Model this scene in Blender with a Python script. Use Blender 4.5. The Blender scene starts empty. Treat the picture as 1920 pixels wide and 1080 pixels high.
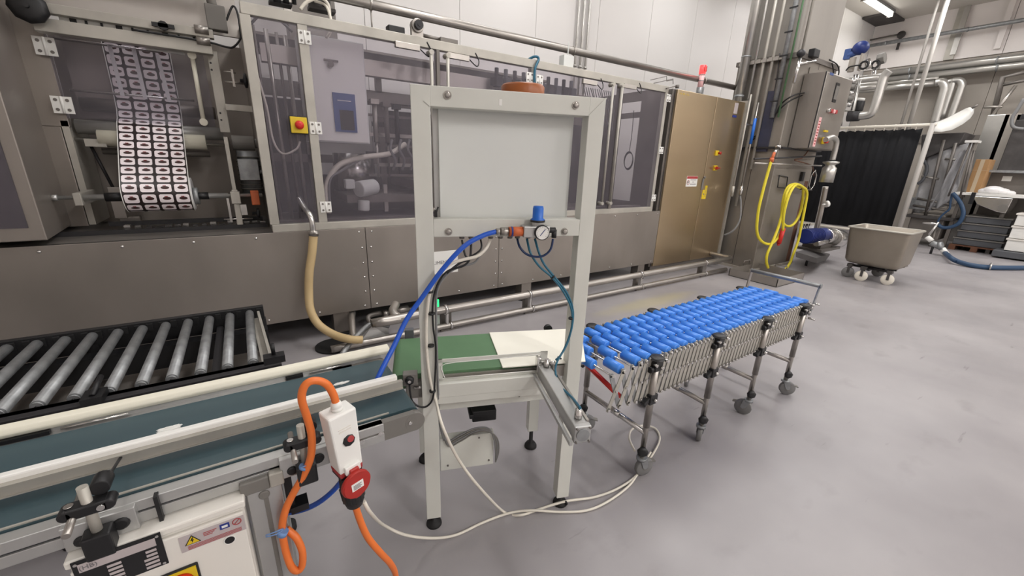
import bpy, math, random
from mathutils import Vector, Matrix
random.seed(4)
V = Vector
SC = bpy.context.scene
COL = SC.collection

# ---------------------------------------------------------------- camera, world, lights, exposure
FPX = 752.778
PIT, ROL, YAW = 0.306131, -0.03453976, 0.585044
H = 1.5
_cy, _sy = math.cos(YAW), math.sin(YAW)
FWD = V((_sy*math.cos(PIT), _cy*math.cos(PIT), -math.sin(PIT)))
_r = V((_cy, -_sy, 0)); _d = FWD.cross(_r)
RGT = _r*math.cos(ROL) + _d*math.sin(ROL)
DWN = -_r*math.sin(ROL) + _d*math.cos(ROL)
CAM = V((0, 0, H))
cd = bpy.data.cameras.new('camera'); cam = bpy.data.objects.new('camera', cd); COL.objects.link(cam)
cd.sensor_width = 36; cd.lens = FPX/1920*36; cd.clip_start = 0.05; cd.clip_end = 100
mw = Matrix((RGT, -DWN, -FWD)).transposed().to_4x4(); mw.translation = CAM
cam.matrix_world = mw
SC.camera = cam

w = bpy.data.worlds.new('world'); SC.world = w; w.use_nodes = True
w.node_tree.nodes['Background'].inputs[0].default_value = (0.9, 0.95, 1, 1)
w.node_tree.nodes['Background'].inputs[1].default_value = 0.15

def area(name, loc, size, power, col=(1.0, 0.982, 0.972), rot=(0, 0, 0)):
    l = bpy.data.lights.new(name, 'AREA'); l.shape = 'RECTANGLE'; l.size, l.size_y = size
    l.energy = power; l.color = col
    o = bpy.data.objects.new(name, l); COL.objects.link(o); o.location = loc; o.rotation_euler = rot
    return o
# rows of fluorescent tubes under the ceiling
for x in (-1.5, 2.0, 5.5, 9.0, 12.5):
    for y, pw in ((-4.6, 165), (1.9, 84)):
        area('ceiling_light_row', (x, y, 5.0), (0.35, 2.6), pw*(0.3 if x < 0 else 1.0))
for x in (0.0, 3.2, 6.4, 10.5, 13.5):
    area('ceiling_light_row', (x, 4.35, 5.0), (1.5, 0.3), 20)
SC.view_settings.view_transform = 'Standard'
SC.view_settings.look = 'None'
SC.view_settings.exposure = 0.0
SC.view_settings.gamma = 1.0
SC.view_settings.use_curve_mapping = False
SC.cycles.max_bounces = 8
SC.cycles.transparent_max_bounces = 16

# ---------------------------------------------------------------- helpers
def at(px, py, x=None, y=None, z=None):
    """point of the photograph's ray lying on the real plane x=, y= or z="""
    r = RGT*((px-960)/FPX) + DWN*((py-540)/FPX) + FWD
    if x is not None: t = (x-CAM.x)/r.x
    elif y is not None: t = (y-CAM.y)/r.y
    else: t = (z-CAM.z)/r.z
    return CAM + r*t

def lin(c):
    return tuple((v/255/12.92 if v <= 10 else ((v/255+0.055)/1.055)**2.4) for v in c)

MATS = {}
def mat(name, col, rough=0.5, metal=0.0, noise=0.0, scale=4.0, stretch=(1, 1, 1), bump=0.0, emit=0.0, coat=0.0, bscale=None, rnoise=0.0, alpha=None):
    m = bpy.data.materials.new(name); m.use_nodes = True; MATS[name] = m
    n = m.node_tree.nodes; l = m.node_tree.links; b = n['Principled BSDF']
    c = lin(col)
    b.inputs['Base Color'].default_value = (*c, 1); b.inputs['Roughness'].default_value = rough
    b.inputs['Metallic'].default_value = metal
    if coat: b.inputs['Coat Weight'].default_value = coat; b.inputs['Coat Roughness'].default_value = 0.15
    if emit:
        b.inputs['Emission Color'].default_value = (*c, 1); b.inputs['Emission Strength'].default_value = emit
    if noise or bump or rnoise:
        tc = n.new('ShaderNodeTexCoord'); mp = n.new('ShaderNodeMapping'); mp.inputs['Scale'].default_value = stretch
        l.new(tc.outputs['Object'], mp.inputs[0])
        nz = n.new('ShaderNodeTexNoise'); nz.inputs['Scale'].default_value = scale; nz.inputs['Detail'].default_value = 5
        l.new(mp.outputs[0], nz.inputs[0])
        if noise:
            mx = n.new('ShaderNodeMix'); mx.data_type = 'RGBA'
            mx.inputs['A'].default_value = (*[max(0, v*(1-noise)) for v in c], 1)
            mx.inputs['B'].default_value = (*[min(1, v*(1+noise)) for v in c], 1)
            rp = n.new('ShaderNodeMapRange'); rp.inputs['From Min'].default_value = 0.3; rp.inputs['From Max'].default_value = 0.7
            l.new(nz.outputs[0], rp.inputs[0]); l.new(rp.outputs[0], mx.inputs['Factor'])
            l.new(mx.outputs['Result'], b.inputs['Base Color'])
        if rnoise:
            rr = n.new('ShaderNodeMapRange'); rr.inputs['From Min'].default_value = 0.3; rr.inputs['From Max'].default_value = 0.7
            rr.inputs['To Min'].default_value = max(0, rough-rnoise); rr.inputs['To Max'].default_value = min(1, rough+rnoise)
            l.new(nz.outputs[0], rr.inputs[0]); l.new(rr.outputs[0], b.inputs['Roughness'])
        if bump:
            bz = nz
            if bscale:
                bz = n.new('ShaderNodeTexNoise'); bz.inputs['Scale'].default_value = bscale; l.new(mp.outputs[0], bz.inputs[0])
            bp = n.new('ShaderNodeBump'); bp.inputs['Strength'].default_value = bump; bp.inputs['Distance'].default_value = 0.01
            l.new(bz.outputs[0], bp.inputs['Height']); l.new(bp.outputs[0], b.inputs['Normal'])
    return m

def glassy(name, tcol, dcol, fac, rough=0.12):
    m = bpy.data.materials.new(name); m.use_nodes = True; MATS[name] = m
    n = m.node_tree.nodes; l = m.node_tree.links; b = n['Principled BSDF']
    b.inputs['Base Color'].default_value = (*lin(dcol), 1); b.inputs['Roughness'].default_value = rough
    t = n.new('ShaderNodeBsdfTransparent'); t.inputs[0].default_value = (*tcol, 1)
    mx = n.new('ShaderNodeMixShader'); mx.inputs[0].default_value = fac
    l.new(t.outputs[0], mx.inputs[1]); l.new(b.outputs[0], mx.inputs[2])
    l.new(mx.outputs[0], n['Material Output'].inputs[0])
    return m

SPLIT = {'screw', 'core_chuck', 'shaft_bracket', 'plate_row', 'union', 'rail_slot', 'bracket_bolt', 'handle_screw', 'frame_tube', 'cap_screw', 'plate_rivet', 'clamp_screw', 'skid', 'box_screw', 'rail_rod', 'sign_line', 'label_line', 'dial_tick', 'sticker_line', 'strip_line', 'curtain_ring', 'slot', 'plate_hole', 'fin', 'frame_bar', 'wheel_axle_beam', 'tie_band', 'gland'}
class B:
    """collects boxes, bars, tubes and prisms for ONE mesh"""
    def __init__(s, M=None): s.v = []; s.f = []; s.s = []; s.M = M; s.g = []
    def add(s, vs, fs, sm=False):
        o = len(s.v); s.g.append((o, len(s.f))); s.v += [(s.M @ V(p)) if s.M else V(p) for p in vs]
        for f in fs: s.f.append([i+o for i in f]); s.s.append(sm)
        return s
    def hexa(s, p):
        return s.add(p, [(0, 3, 2, 1), (4, 5, 6, 7), (0, 1, 5, 4), (1, 2, 6, 5), (2, 3, 7, 6), (3, 0, 4, 7)])
    def box(s, a, b):
        x0, x1 = sorted((a[0], b[0])); y0, y1 = sorted((a[1], b[1])); z0, z1 = sorted((a[2], b[2]))
        return s.hexa([(x0, y0, z0), (x1, y0, z0), (x1, y1, z0), (x0, y1, z0), (x0, y0, z1), (x1, y0, z1), (x1, y1, z1), (x0, y1, z1)])
    def cbox(s, c, d, R=None):
        p = []
        for k in ((-1, -1, -1), (1, -1, -1), (1, 1, -1), (-1, 1, -1), (-1, -1, 1), (1, -1, 1), (1, 1, 1), (-1, 1, 1)):
            q = V((k[0]*d[0]/2, k[1]*d[1]/2, k[2]*d[2]/2)); p.append(V(c)+(R @ q if R else q))
        return s.hexa(p)
    def bar(s, a, b, w, h, up=(0, 0, 1)):
        a, b = V(a), V(b); t = (b-a).normalized(); u = V(up)
        if abs(t.dot(u)) > 0.98: u = V((0, 1, 0))
        sd = t.cross(u).normalized(); u = sd.cross(t)
        p = []
        for e in (a, b):
            for k in ((-1, -1), (1, -1), (1, 1), (-1, 1)): p.append(e+sd*(k[0]*w/2)+u*(k[1]*h/2))
        return s.hexa(p)
    def prism(s, pts, off):
        n = len(pts); pts = [V(p) for p in pts]; off = V(off)
        vs = pts+[p+off for p in pts]
        fs = [tuple(range(n))[::-1], tuple(range(n, 2*n))]+[(i, (i+1) % n, (i+1) % n+n, i+n) for i in range(n)]
        return s.add(vs, fs)
    def quad(s, pts): return s.add(pts, [tuple(range(len(pts)))])
    def rings(s, rs, closed=False, cap=True, sm=True):
        n = len(rs[0]); vs = [p for r in rs for p in r]; m = len(rs)
        fs = [(i*n+j, i*n+(j+1) % n, ((i+1) % m)*n+(j+1) % n, ((i+1) % m)*n+j) for i in range(m if closed else m-1) for j in range(n)]
        s.add(vs, fs, sm)
        if cap and not closed:
            o = len(s.v)-len(vs)
            s.f.append([o+j for j in range(n)][::-1]); s.s.append(False)
            s.f.append([o+(m-1)*n+j for j in range(n)]); s.s.append(False)
        return s
    def cyl(s, a, b, r, r2=None, n=14, cap=True):
        a, b = V(a), V(b); t = (b-a).normalized(); u = t.orthogonal().normalized(); w_ = t.cross(u)
        r2 = r if r2 is None else r2
        return s.rings([[e+(u*math.cos(2*math.pi*j/n)+w_*math.sin(2*math.pi*j/n))*q for j in range(n)] for e, q in ((a, r), (b, r2))], cap=cap)
    def lathe(s, o, ax, prof, n=16):
        o = V(o); t = V(ax).normalized(); u = t.orthogonal().normalized(); w_ = t.cross(u)
        return s.rings([[o+t*h+(u*math.cos(2*math.pi*j/n)+w_*math.sin(2*math.pi*j/n))*max(r, 1e-4) for j in range(n)] for r, h in prof])
    def tube(s, pts, r, n=8, sub=6, closed=False, rf=None, cap=True):
        pts = [V(p) for p in pts]
        if sub > 1 and len(pts) > 2:
            q = []; N = len(pts)
            rng = range(N) if closed else range(N-1)
            for i in rng:
                if closed: p0, p1, p2, p3 = pts[i-1], pts[i], pts[(i+1) % N], pts[(i+2) % N]
                else: p0, p1, p2, p3 = pts[max(i-1, 0)], pts[i], pts[i+1], pts[min(i+2, N-1)]
                for k in range(sub):
                    t = k/sub
                    q.append(0.5*((2*p1)+(p2-p0)*t+(2*p0-5*p1+4*p2-p3)*t*t+(3*p1-p0-3*p2+p3)*t**3))
            if not closed: q.append(pts[-1])
            pts = q
        N = len(pts); rs = []; u = None; L = 0
        for i, p in enumerate(pts):
            a = pts[i-1] if (i or closed) else pts[0]; b = pts[(i+1) % N] if (i < N-1 or closed) else pts[-1]
            t = (b-a)
            t = t.normalized() if t.length > 1e-9 else V((0, 0, 1))
            if u is None: u = t.orthogonal().normalized()
            u = (u-t*u.dot(t)); u = u.normalized() if u.length > 1e-6 else t.orthogonal().normalized()
            w_ = t.cross(u); rr = rf(i, N) if rf else r
            rs.append([p+(u*math.cos(2*math.pi*j/n)+w_*math.sin(2*math.pi*j/n))*rr for j in range(n)])
        return s.rings(rs, closed=closed, cap=cap)
    def ball(s, c, r, n=12, m=8, sc=(1, 1, 1)):
        c = V(c); rs = []
        for i in range(m+1):
            a = math.pi*i/m; q = max(math.sin(a), 1e-3)
            rs.append([c+V((r*q*math.cos(2*math.pi*j/n)*sc[0], r*q*math.sin(2*math.pi*j/n)*sc[1], -r*math.cos(a)*sc[2])) for j in range(n)])
        return s.rings(rs)

WM = {}
def thing(name, label, cat, loc=(0, 0, 0), rotz=0.0, group=None):
    o = bpy.data.objects.new(name, None); COL.objects.link(o); o.empty_display_size = 0.1
    o.location = loc; o.rotation_euler = (0, 0, rotz)
    WM[o] = Matrix.Translation(V(loc)) @ Matrix.Rotation(rotz, 4, 'Z')
    o['label'] = label; o['category'] = cat
    if group: o['group'] = group
    return o
def part(name, b, m, parent=None, label=None, bev=0.0, kind=None, cat=None, group=None, uv=None):
    if name in SPLIT and len(b.g) > 1:
        g = b.g+[(len(b.v), len(b.f))]; o = None
        for (v0, f0), (v1, f1) in zip(g, g[1:]):
            c = B(); c.v = b.v[v0:v1]; c.f = [[i-v0 for i in f] for f in b.f[f0:f1]]; c.s = b.s[f0:f1]
            o = part(name, c, m, parent, label, bev, kind, cat, group)
        return o
    me = bpy.data.meshes.new(name)
    W = WM[parent] if parent else Matrix.Identity(4)
    if parent is None and b.v:
        c = sum(b.v, V())/len(b.v); c.z = min(v.z for v in b.v); W = Matrix.Translation(c)
    I = W.inverted()
    me.from_pydata([I @ v for v in b.v], [], b.f)
    me.polygons.foreach_set('use_smooth', b.s)
    me.materials.append(MATS[m]); me.update()
    if uv:
        ul = me.uv_layers.new()
        for lp in me.loops: ul.data[lp.index].uv = uv[lp.vertex_index]
    o = bpy.data.objects.new(name, me); COL.objects.link(o)
    if parent: o.parent = parent; WM[o] = W
    else: o.matrix_world = W; WM[o] = W
    if bev:
        md = o.modifiers.new('bevel', 'BEVEL'); md.width = bev; md.segments = 2; md.limit_method = 'ANGLE'; md.angle_limit = 0.7
    if label: o['label'] = label
    if kind: o['kind'] = kind
    if cat: o['category'] = cat
    if group: o['group'] = group
    return o
def again(o, off, parent=None):
    """another part of the same mesh, shifted in the world"""
    c = o.copy(); COL.objects.link(c)
    p = parent or o.parent
    c.parent = p
    if p is o.parent:
        R = WM[p].to_3x3().inverted() if p else Matrix.Identity(3)
        c.location = o.location + R @ V(off)
    WM[c] = Matrix.Translation(V(off)) @ WM[o]
    return c
def struct(name, b, m, **k): return part(name, b, m, kind='structure', **k)
def text(name, s, m, parent, o, ux, uy, size, depth=0.0006, ext=None, align='CENTER', label=None):
    """flat lettering: o = world centre, ux/uy = directions of writing and of up"""
    cu = bpy.data.curves.new('t', 'FONT'); cu.body = s; cu.size = size; cu.align_x = align; cu.align_y = 'CENTER'; cu.extrude = depth; cu.resolution_u = 2
    t = bpy.data.objects.new('t', cu); COL.objects.link(t)
    me = bpy.data.meshes.new_from_object(t); bpy.data.objects.remove(t)
    ux = V(ux).normalized(); uy = V(uy).normalized(); n = ux.cross(uy).normalized()
    M = Matrix((ux, uy, n)).transposed().to_4x4(); M.translation = V(o)
    if parent: me.transform(WM[parent].inverted() @ M)
    else: me.transform(M)
    me.materials.clear(); me.materials.append(MATS[m])
    ob = bpy.data.objects.new(name, me); COL.objects.link(ob); ob.parent = parent
    if parent: WM[ob] = WM[parent]
    return ob

# ---------------------------------------------------------------- materials
mat('steel', (168, 163, 157), 0.36, 0.85, noise=0.10, scale=3, rnoise=0.08)
mat('steel_panel', (146, 139, 132), 0.42, 0.6, noise=0.12, scale=2.2, stretch=(1, 1, 0.5), rnoise=0.08, bump=0.05, bscale=1.5)
mat('steel_dark', (116, 111, 106), 0.45, 0.45, noise=0.15, scale=4)
mat('steel_bright', (205, 203, 200), 0.22, 0.95, noise=0.05, scale=8)
mat('steel_pale', (176, 172, 163), 0.5, 0.45, noise=0.12, scale=5)
mat('steel_door', (190, 171, 142), 0.29, 0.88, noise=0.10, scale=0.8, stretch=(0.6, 1, 1.4))
mat('galvanised', (150, 152, 153), 0.45, 0.6, noise=0.2, scale=18)
mat('aluminium', (188, 188, 186), 0.38, 0.7, noise=0.06, scale=8)
mat('black', (22, 22, 24), 0.45)
mat('black_matt', (14, 14, 15), 0.8)
mat('dark_rail', (44, 43, 45), 0.5, 0.2)
mat('paint_beige', (207, 207, 199), 0.42, 0.0, noise=0.04, scale=6, bump=0.02)
mat('panel_grey', (214, 216, 212), 0.5, 0.0, noise=0.02, scale=3)
mat('white', (232, 231, 226), 0.45)
mat('hdpe', (236, 233, 220), 0.4, noise=0.03, scale=3)
mat('rail_cream', (224, 220, 203), 0.4, noise=0.03, scale=3)
mat('belt_teal', (56, 76, 82), 0.42, noise=0.08, scale=5, stretch=(0.3, 2, 1))
mat('belt_green', (84, 118, 84), 0.5, noise=0.08, scale=5)
mat('blue_roller', (66, 134, 226), 0.3, noise=0.02)
mat('blue_hose', (28, 84, 190), 0.35)
mat('blue_knob', (20, 100, 196), 0.4)
mat('blue_dark', (22, 44, 110), 0.45)
mat('teal_tube', (38, 100, 124), 0.35)
mat('navy_tube', (18, 44, 84), 0.35)
mat('orange_cable', (226, 116, 48), 0.45)
mat('orange', (196, 98, 52), 0.45)
mat('amber', (150, 82, 34), 0.4, noise=0.06)
mat('red', (168, 38, 30), 0.4)
mat('red_bright', (205, 40, 30), 0.4)
mat('yellow', (218, 188, 34), 0.45)
mat('yellow_hose', (222, 206, 52), 0.45)
mat('cable_white', (222, 216, 203), 0.45)
mat('cable_grey', (122, 122, 122), 0.5)
mat('hose_tan', (205, 180, 134), 0.55, noise=0.06)
mat('hose_navy', (38, 66, 96), 0.5)
mat('rubber', (24, 23, 23), 0.7)
mat('wheel_grey', (118, 117, 116), 0.6)
mat('brown_card', (168, 130, 88), 0.8, noise=0.06)
mat('card_pale', (190, 172, 146), 0.8)
mat('curtain', (8, 9, 14), 0.95, noise=0.1)
mat('concrete', (150, 145, 138), 0.8, noise=0.12, scale=1.6, stretch=(1, 1, 0.35), bump=0.1, bscale=14)
mat('clad', (136, 130, 122), 0.42, 0.4, noise=0.14, scale=1.6, rnoise=0.1, bump=0.08, bscale=1.2)
mat('rust', (96, 62, 44), 0.8, noise=0.3, scale=9)
mat('white_wall', (220, 217, 214), 0.35, noise=0.02, scale=0.6, rnoise=0.06)
mat('wall_beige', (160, 153, 144), 0.6, noise=0.06, scale=1.2)
mat('wall_panel_pale', (234, 228, 224), 0.45, noise=0.03, scale=1)
mat('ceiling_paint', (205, 200, 192), 0.7)
mat('pipe_clad', (188, 186, 181), 0.3, 0.75, noise=0.06, scale=5)
mat('bin_steel', (150, 142, 130), 0.4, 0.6, noise=0.1, scale=3, rnoise=0.06)
mat('plastic_bag', (222, 220, 220), 0.3, noise=0.05)
mat('crate_grey', (84, 86, 90), 0.55, noise=0.1)
mat('machine_dark', (72, 69, 68), 0.55, 0.2, noise=0.25, scale=6)
mat('pump_blue', (24, 42, 112), 0.4)
mat('motor_grey', (120, 117, 112), 0.55, 0.2)
mat('tray_navy', (52, 54, 72), 0.5, noise=0.2)
mat('pole_grey', (176, 172, 166), 0.5)
mat('bay_grey', (156, 148, 140), 0.45, 0.15, noise=0.08, scale=2)
mat('box_white', (224, 220, 212), 0.4)
mat('label_silver', (186, 176, 176), 0.4, 0.1)
mat('print_red', (170, 60, 60), 0.5)
mat('print_grey', (120, 116, 118), 0.5)
mat('print_blue', (36, 52, 130), 0.5)
mat('tie_blue', (112, 146, 196), 0.5)
mat('keypad_blue', (62, 86, 140), 0.4)
mat('lamp_tube', (255, 252, 245), 0.4, emit=9)
mat('lamp_red', (255, 60, 60), 0.3, emit=2.0)
mat('lamp_pink', (240, 190, 190), 0.3)
mat('led_green', (40, 220, 110), 0.3, emit=2.5)
glassy('tint', (0.93, 0.915, 0.94), (138, 133, 140), 0.17)
glassy('tint_clear', (0.92, 0.91, 0.935), (132, 129, 136), 0.15)
glassy('film_wrap', (0.75, 0.75, 0.76), (200, 200, 202), 0.45, 0.2)

def film_material():
    m = bpy.data.materials.new('label_film'); m.use_nodes = True; MATS['label_film'] = m
    n = m.node_tree.nodes; l = m.node_tree.links; b = n['Principled BSDF']; b.inputs['Roughness'].default_value = 0.3
    uv = n.new('ShaderNodeTexCoord'); sp = n.new('ShaderNodeSeparateXYZ'); l.new(uv.outputs['UV'], sp.inputs[0])
    def M(op, a, b_=None, c=None):
        q = n.new('ShaderNodeMath'); q.operation = op
        for i, x in enumerate((a, b_, c)):
            if x is None: continue
            if isinstance(x, (int, float)): q.inputs[i].default_value = x
            else: l.new(x, q.inputs[i])
        return q.outputs[0]
    fx = M('SUBTRACT', M('FRACT', sp.outputs[0]), 0.5); fy = M('SUBTRACT', M('FRACT', sp.outputs[1]), 0.5)
    ax = M('MAXIMUM', M('SUBTRACT', M('ABSOLUTE', fx), 0.28), 0.0); ay = M('MAXIMUM', M('SUBTRACT', M('ABSOLUTE', fy), 0.23), 0.0)
    d = M('SQRT', M('ADD', M('MULTIPLY', M('MULTIPLY', ax, ax), 1.6), M('MULTIPLY', ay, ay)))
    lab = M('LESS_THAN', d, 0.17)
    ex = M('MULTIPLY', M('ADD', fx, -0.03), 3.9); ey = M('MULTIPLY', M('ADD', fy, -0.02), 6.8)
    oval = M('LESS_THAN', M('ADD', M('MULTIPLY', ex, ex), M('MULTIPLY', ey, ey)), 1.0)
    # small red caption over the dark oval
    cap = M('MULTIPLY', M('LESS_THAN', M('ABSOLUTE', fx), 0.10), M('LESS_THAN', M('ABSOLUTE', M('SUBTRACT', fy, 0.20)), 0.035))
    def mx(a, b_, f):
        q = n.new('ShaderNodeMix'); q.data_type = 'RGBA'
        for k, x in (('A', a), ('B', b_)):
            if isinstance(x, tuple): q.inputs[k].default_value = (*lin(x), 1)
            else: l.new(x, q.inputs[k])
        l.new(f, q.inputs['Factor']); return q.outputs['Result']
    c = mx((38, 27, 27), (244, 234, 236), lab); c = mx(c, (66, 40, 38), oval); c = mx(c, (150, 60, 66), cap)
    l.new(c, b.inputs['Base Color'])
film_material()

def floor_material():
    m = mat('floor_epoxy', (152, 149, 151), 0.36, 0.0)
    n = m.node_tree.nodes; l = m.node_tree.links; b = n['Principled BSDF']
    tc = n.new('ShaderNodeTexCoord')
    def nz(s, det, st=(1, 1, 1)):
        mp = n.new('ShaderNodeMapping'); mp.inputs['Scale'].default_value = st; l.new(tc.outputs['Object'], mp.inputs[0])
        q = n.new('ShaderNodeTexNoise'); q.inputs['Scale'].default_value = s; q.inputs['Detail'].default_value = det; l.new(mp.outputs[0], q.inputs[0]); return q.outputs[0]
    def mr(x, a, b_, c, d):
        q = n.new('ShaderNodeMapRange'); l.new(x, q.inputs[0])
        for i, k in enumerate((a, b_, c, d)): q.inputs[1+i].default_value = k
        return q.outputs[0]
    def mx(a, b_, f):
        q = n.new('ShaderNodeMix'); q.data_type = 'RGBA'
        for k, x in (('A', a), ('B', b_)):
            if isinstance(x, tuple): q.inputs[k].default_value = (*lin(x), 1)
            else: l.new(x, q.inputs[k])
        l.new(f, q.inputs['Factor']); return q.outputs['Result']
    c = mx((141, 137, 139), (160, 156, 157), mr(nz(0.9, 4), 0.35, 0.65, 0, 1))
    c = mx(c, (122, 118, 118), mr(nz(3.2, 8, (1, 1.6, 1)), 0.60, 0.78, 0, 0.45))          # wear stains
    c = mx(c, (86, 82, 80), mr(nz(7, 9, (0.35, 2.2, 1)), 0.69, 0.75, 0, 0.5))            # scuffs
    # yellowish residue patch on the floor in front of the machine
    sp = n.new('ShaderNodeVectorMath'); sp.operation = 'DISTANCE'
    mp = n.new('ShaderNodeMapping'); mp.inputs['Scale'].default_value = (0.42, 2.4, 1); l.new(tc.outputs['Object'], mp.inputs[0])
    P = at(1215, 568, z=0)
    sp.inputs[1].default_value = (P.x*0.42, P.y*2.4, 0); l.new(mp.outputs[0], sp.inputs[0])
    q = n.new('ShaderNodeMath'); q.operation = 'ADD'; l.new(sp.outputs['Value'], q.inputs[0]); l.new(mr(nz(3, 4), 0, 1, -0.15, 0.15), q.inputs[1])
    c = mx(c, (180, 170, 120), mr(q.outputs[0], 0.16, 0.40, 0.42, 0.0))
    l.new(c, b.inputs['Base Color'])
    l.new(mr(nz(2.2, 5), 0.3, 0.7, 0.30, 0.46), b.inputs['Roughness'])
floor_material()

# ---------------------------------------------------------------- room shell
X0, X1, Y0, Y1, ZC = -4.5, 15.2, -6.0, 5.3, 5.4
b = B().box((X0, Y0, -0.1), (X1, Y1, 0)); b.M = None; fl = struct('floor', b, 'floor_epoxy')
# floor object origin at world origin so its stains sit where they should
off = fl.matrix_world.translation.copy(); fl.data.transform(Matrix.Translation(off)); fl.matrix_world = Matrix.Identity(4)
struct('ceiling', B().box((X0, Y0, ZC), (X1, Y1, ZC+0.1)), 'ceiling_paint')
struct('wall_left', B().box((X0-0.1, Y0, 0), (X0, Y1, ZC)), 'wall_panel_pale')
struct('wall_front', B().box((X0, Y0-0.1, 0), (X1, Y0, ZC)), 'wall_panel_pale')
wb = struct('wall_back', B().box((X0, Y1+0.03, 0), (X1, Y1+0.13, ZC)), 'wall_beige')
x = X0
while x < X1-0.01:
    x2 = min(x+1.18, X1)
    part('wall_panel', B().box((x+0.003, Y1, 0), (x2-0.003, Y1+0.03, ZC)), 'white_wall', wb)
    x = x2
wr = struct('wall_right', B().box((X1+0.04, Y0, 0), (X1+0.14, Y1, ZC)), 'wall_beige')
zb = at(1660, 128, x=X1).z
y = Y0
while y < Y1-0.01:
    y2 = min(y+1.45, Y1)
    part('wall_panel', B().box((X1, y+0.005, zb), (X1+0.04, y2-0.005, ZC)), 'wall_panel_pale', wr)
    part('wall_panel', B().box((X1+0.008, y+0.005, 0), (X1+0.04, y2-0.005, zb-0.02)), 'wall_beige', wr)
    y = y2
struct('trim_1', B().box((X1-0.03, Y0, 2.30), (X1+0.01, Y1, 2.48)), 'steel_dark')
struct('trim_2', B().box((X1-0.06, at(1795, 60, x=X1).y-0.09, zb), (X1, at(1795, 60, x=X1).y+0.09, ZC)), 'steel_pale')
# ================================================================ packaging machine
YF = 3.5
def m3(px, py, y=YF): return at(px, py, y=y)
mc = thing('packaging_machine', 'long stainless steel packaging machine with tinted window doors along the white wall', 'machine', (1.8, 4.0, 0))
ZB, ZT = 0.20, 0.925                      # base panels
xr = m3(1232, 440).x
seams = [-2.6, m3(690, 500).x, m3(935, 480).x, xr]
scr = B()
for i in range(3):
    a, c = seams[i]+0.002, seams[i+1]-0.002
    part('base_panel', B().box((a, YF, ZB), (c, YF+0.03, ZT)), 'steel_panel', mc, bev=0.003)
    n = max(3, int((c-a)/0.33))
    for k in range(n):
        xx = a+0.05+(c-a-0.1)*k/(n-1)
        for zz in (ZT-0.035, ZB+0.035): scr.lathe((xx, YF, zz), (0, -1, 0), [(0.010, 0), (0.009, 0.004), (0.0, 0.006)], n=8)
    if i < 2:
        for xx in (c-0.035, c+0.04):
            for k in range(1, 5): scr.lathe((xx, YF, ZB+0.035+k*0.13), (0, -1, 0), [(0.010, 0), (0.009, 0.004), (0.0, 0.006)], n=8)
part('panel_screws', scr, 'steel_bright', mc, kind='stuff')
# base shelf on top and body behind the panels
part('base_body', B().box((-2.6, YF+0.03, ZB+0.03), (xr, 4.75, ZT-0.03)), 'machine_dark', mc)
part('base_ledge', B().box((-2.6, YF+0.005, ZT-0.03), (xr, 4.75, ZT)), 'steel_dark', mc, bev=0.002)
part('ledge_lip', B().box((-2.6, YF+0.30, ZT), (0.12, YF+0.32, ZT+0.03)), 'dark_rail', mc)
for px in (-620, 645, 985, 1190, 300):
    p = m3(px, 600); x = p.x if px > 0 else -2.2
    if px == 645: x = 0.56
    lg = part('leg', B().box((x-0.065, YF+0.01, 0.02), (x+0.065, YF+0.13, ZB+0.03)), 'steel_panel', mc)
    part('foot', B().lathe((x, YF+0.06, 0), (0, 0, 1), [(0.09, 0), (0.085, 0.012), (0.02, 0.02)]), 'rubber', mc)
# ---- enclosure frame
ztop = 2.425; zt2 = 2.355; zb1 = ZT; zb2 = m3(700, 405).z
zb2 = 0.985
xl = m3(482, 210).x; xL = 0.155
x0 = 0.14; x1 = m3(1236, 300).x
fr = []
fr.append(part('top_beam', B().box((x0, YF, zt2), (x1, YF+0.06, ztop)), 'steel_pale', mc, bev=0.004))
part('bottom_beam', B().box((x0, YF, zb1), (x1, YF+0.06, zb2)), 'steel_pale', mc, bev=0.004)
def post(px, py, wd, m='steel_pale', nm='frame_post', dy=0.0):
    xx = m3(px, py).x
    part(nm, B().box((xx-wd/2, YF+dy, zb2), (xx+wd/2, YF+0.06, zt2)), m, mc, bev=0.003); return xx
xA = post(485, 210, 0.062)
xB = post(585, 220, 0.062)
xC = post(822, 130, 0.03, 'steel_dark')
xD = post(1000, 150, 0.05)
xE = post(1158, 250, 0.05, 'steel_dark')
xF = x1-0.03
part('frame_post', B().box((x1-0.05, YF, zb2), (x1, YF+0.06, zt2)), 'steel_pale', mc, bev=0.003)
doors = [(xA+0.031, xB-0.031), (xB+0.031, xC-0.015), (xC+0.015, xD-0.025), (xD+0.025, xE-0.025), (xE+0.025, x1-0.05)]
for i, (a, c) in enumerate(doors):
    part('window_panel', B().box((a+0.004, YF+0.006, zb2+0.004), (c-0.004, YF+0.014, zt2-0.004)), 'tint', mc)
# hinges
def hinge(px, py, y=YF, s=1.0):
    p = at(px, py, y=y)
    h = part('hinge', B().box((p.x-0.040*s, y-0.008, p.z-0.042*s), (p.x-0.004*s, y-0.001, p.z+0.042*s)).box((p.x+0.004*s, y-0.008, p.z-0.042*s), (p.x+0.040*s, y-0.001, p.z+0.042*s)).cyl((p.x, y-0.008, p.z-0.042*s), (p.x, y-0.008, p.z+0.042*s), 0.006*s, n=8), 'white', mc, label='pale hinge plate')
    q = B()
    for dx in (-0.022, 0.022):
        for dz in (-0.024, 0.024): q.cyl((p.x+dx*s, y-0.008, p.z+dz*s), (p.x+dx*s, y-0.011, p.z+dz*s), 0.008*s, n=8)
    part('screw', q, 'steel_dark', h)
for p in ((571, 70), (592, 240), (611, 388), (993, 145), (1011, 150), (1253, 184), (1239, 282), (1225, 371)): hinge(*p)
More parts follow.
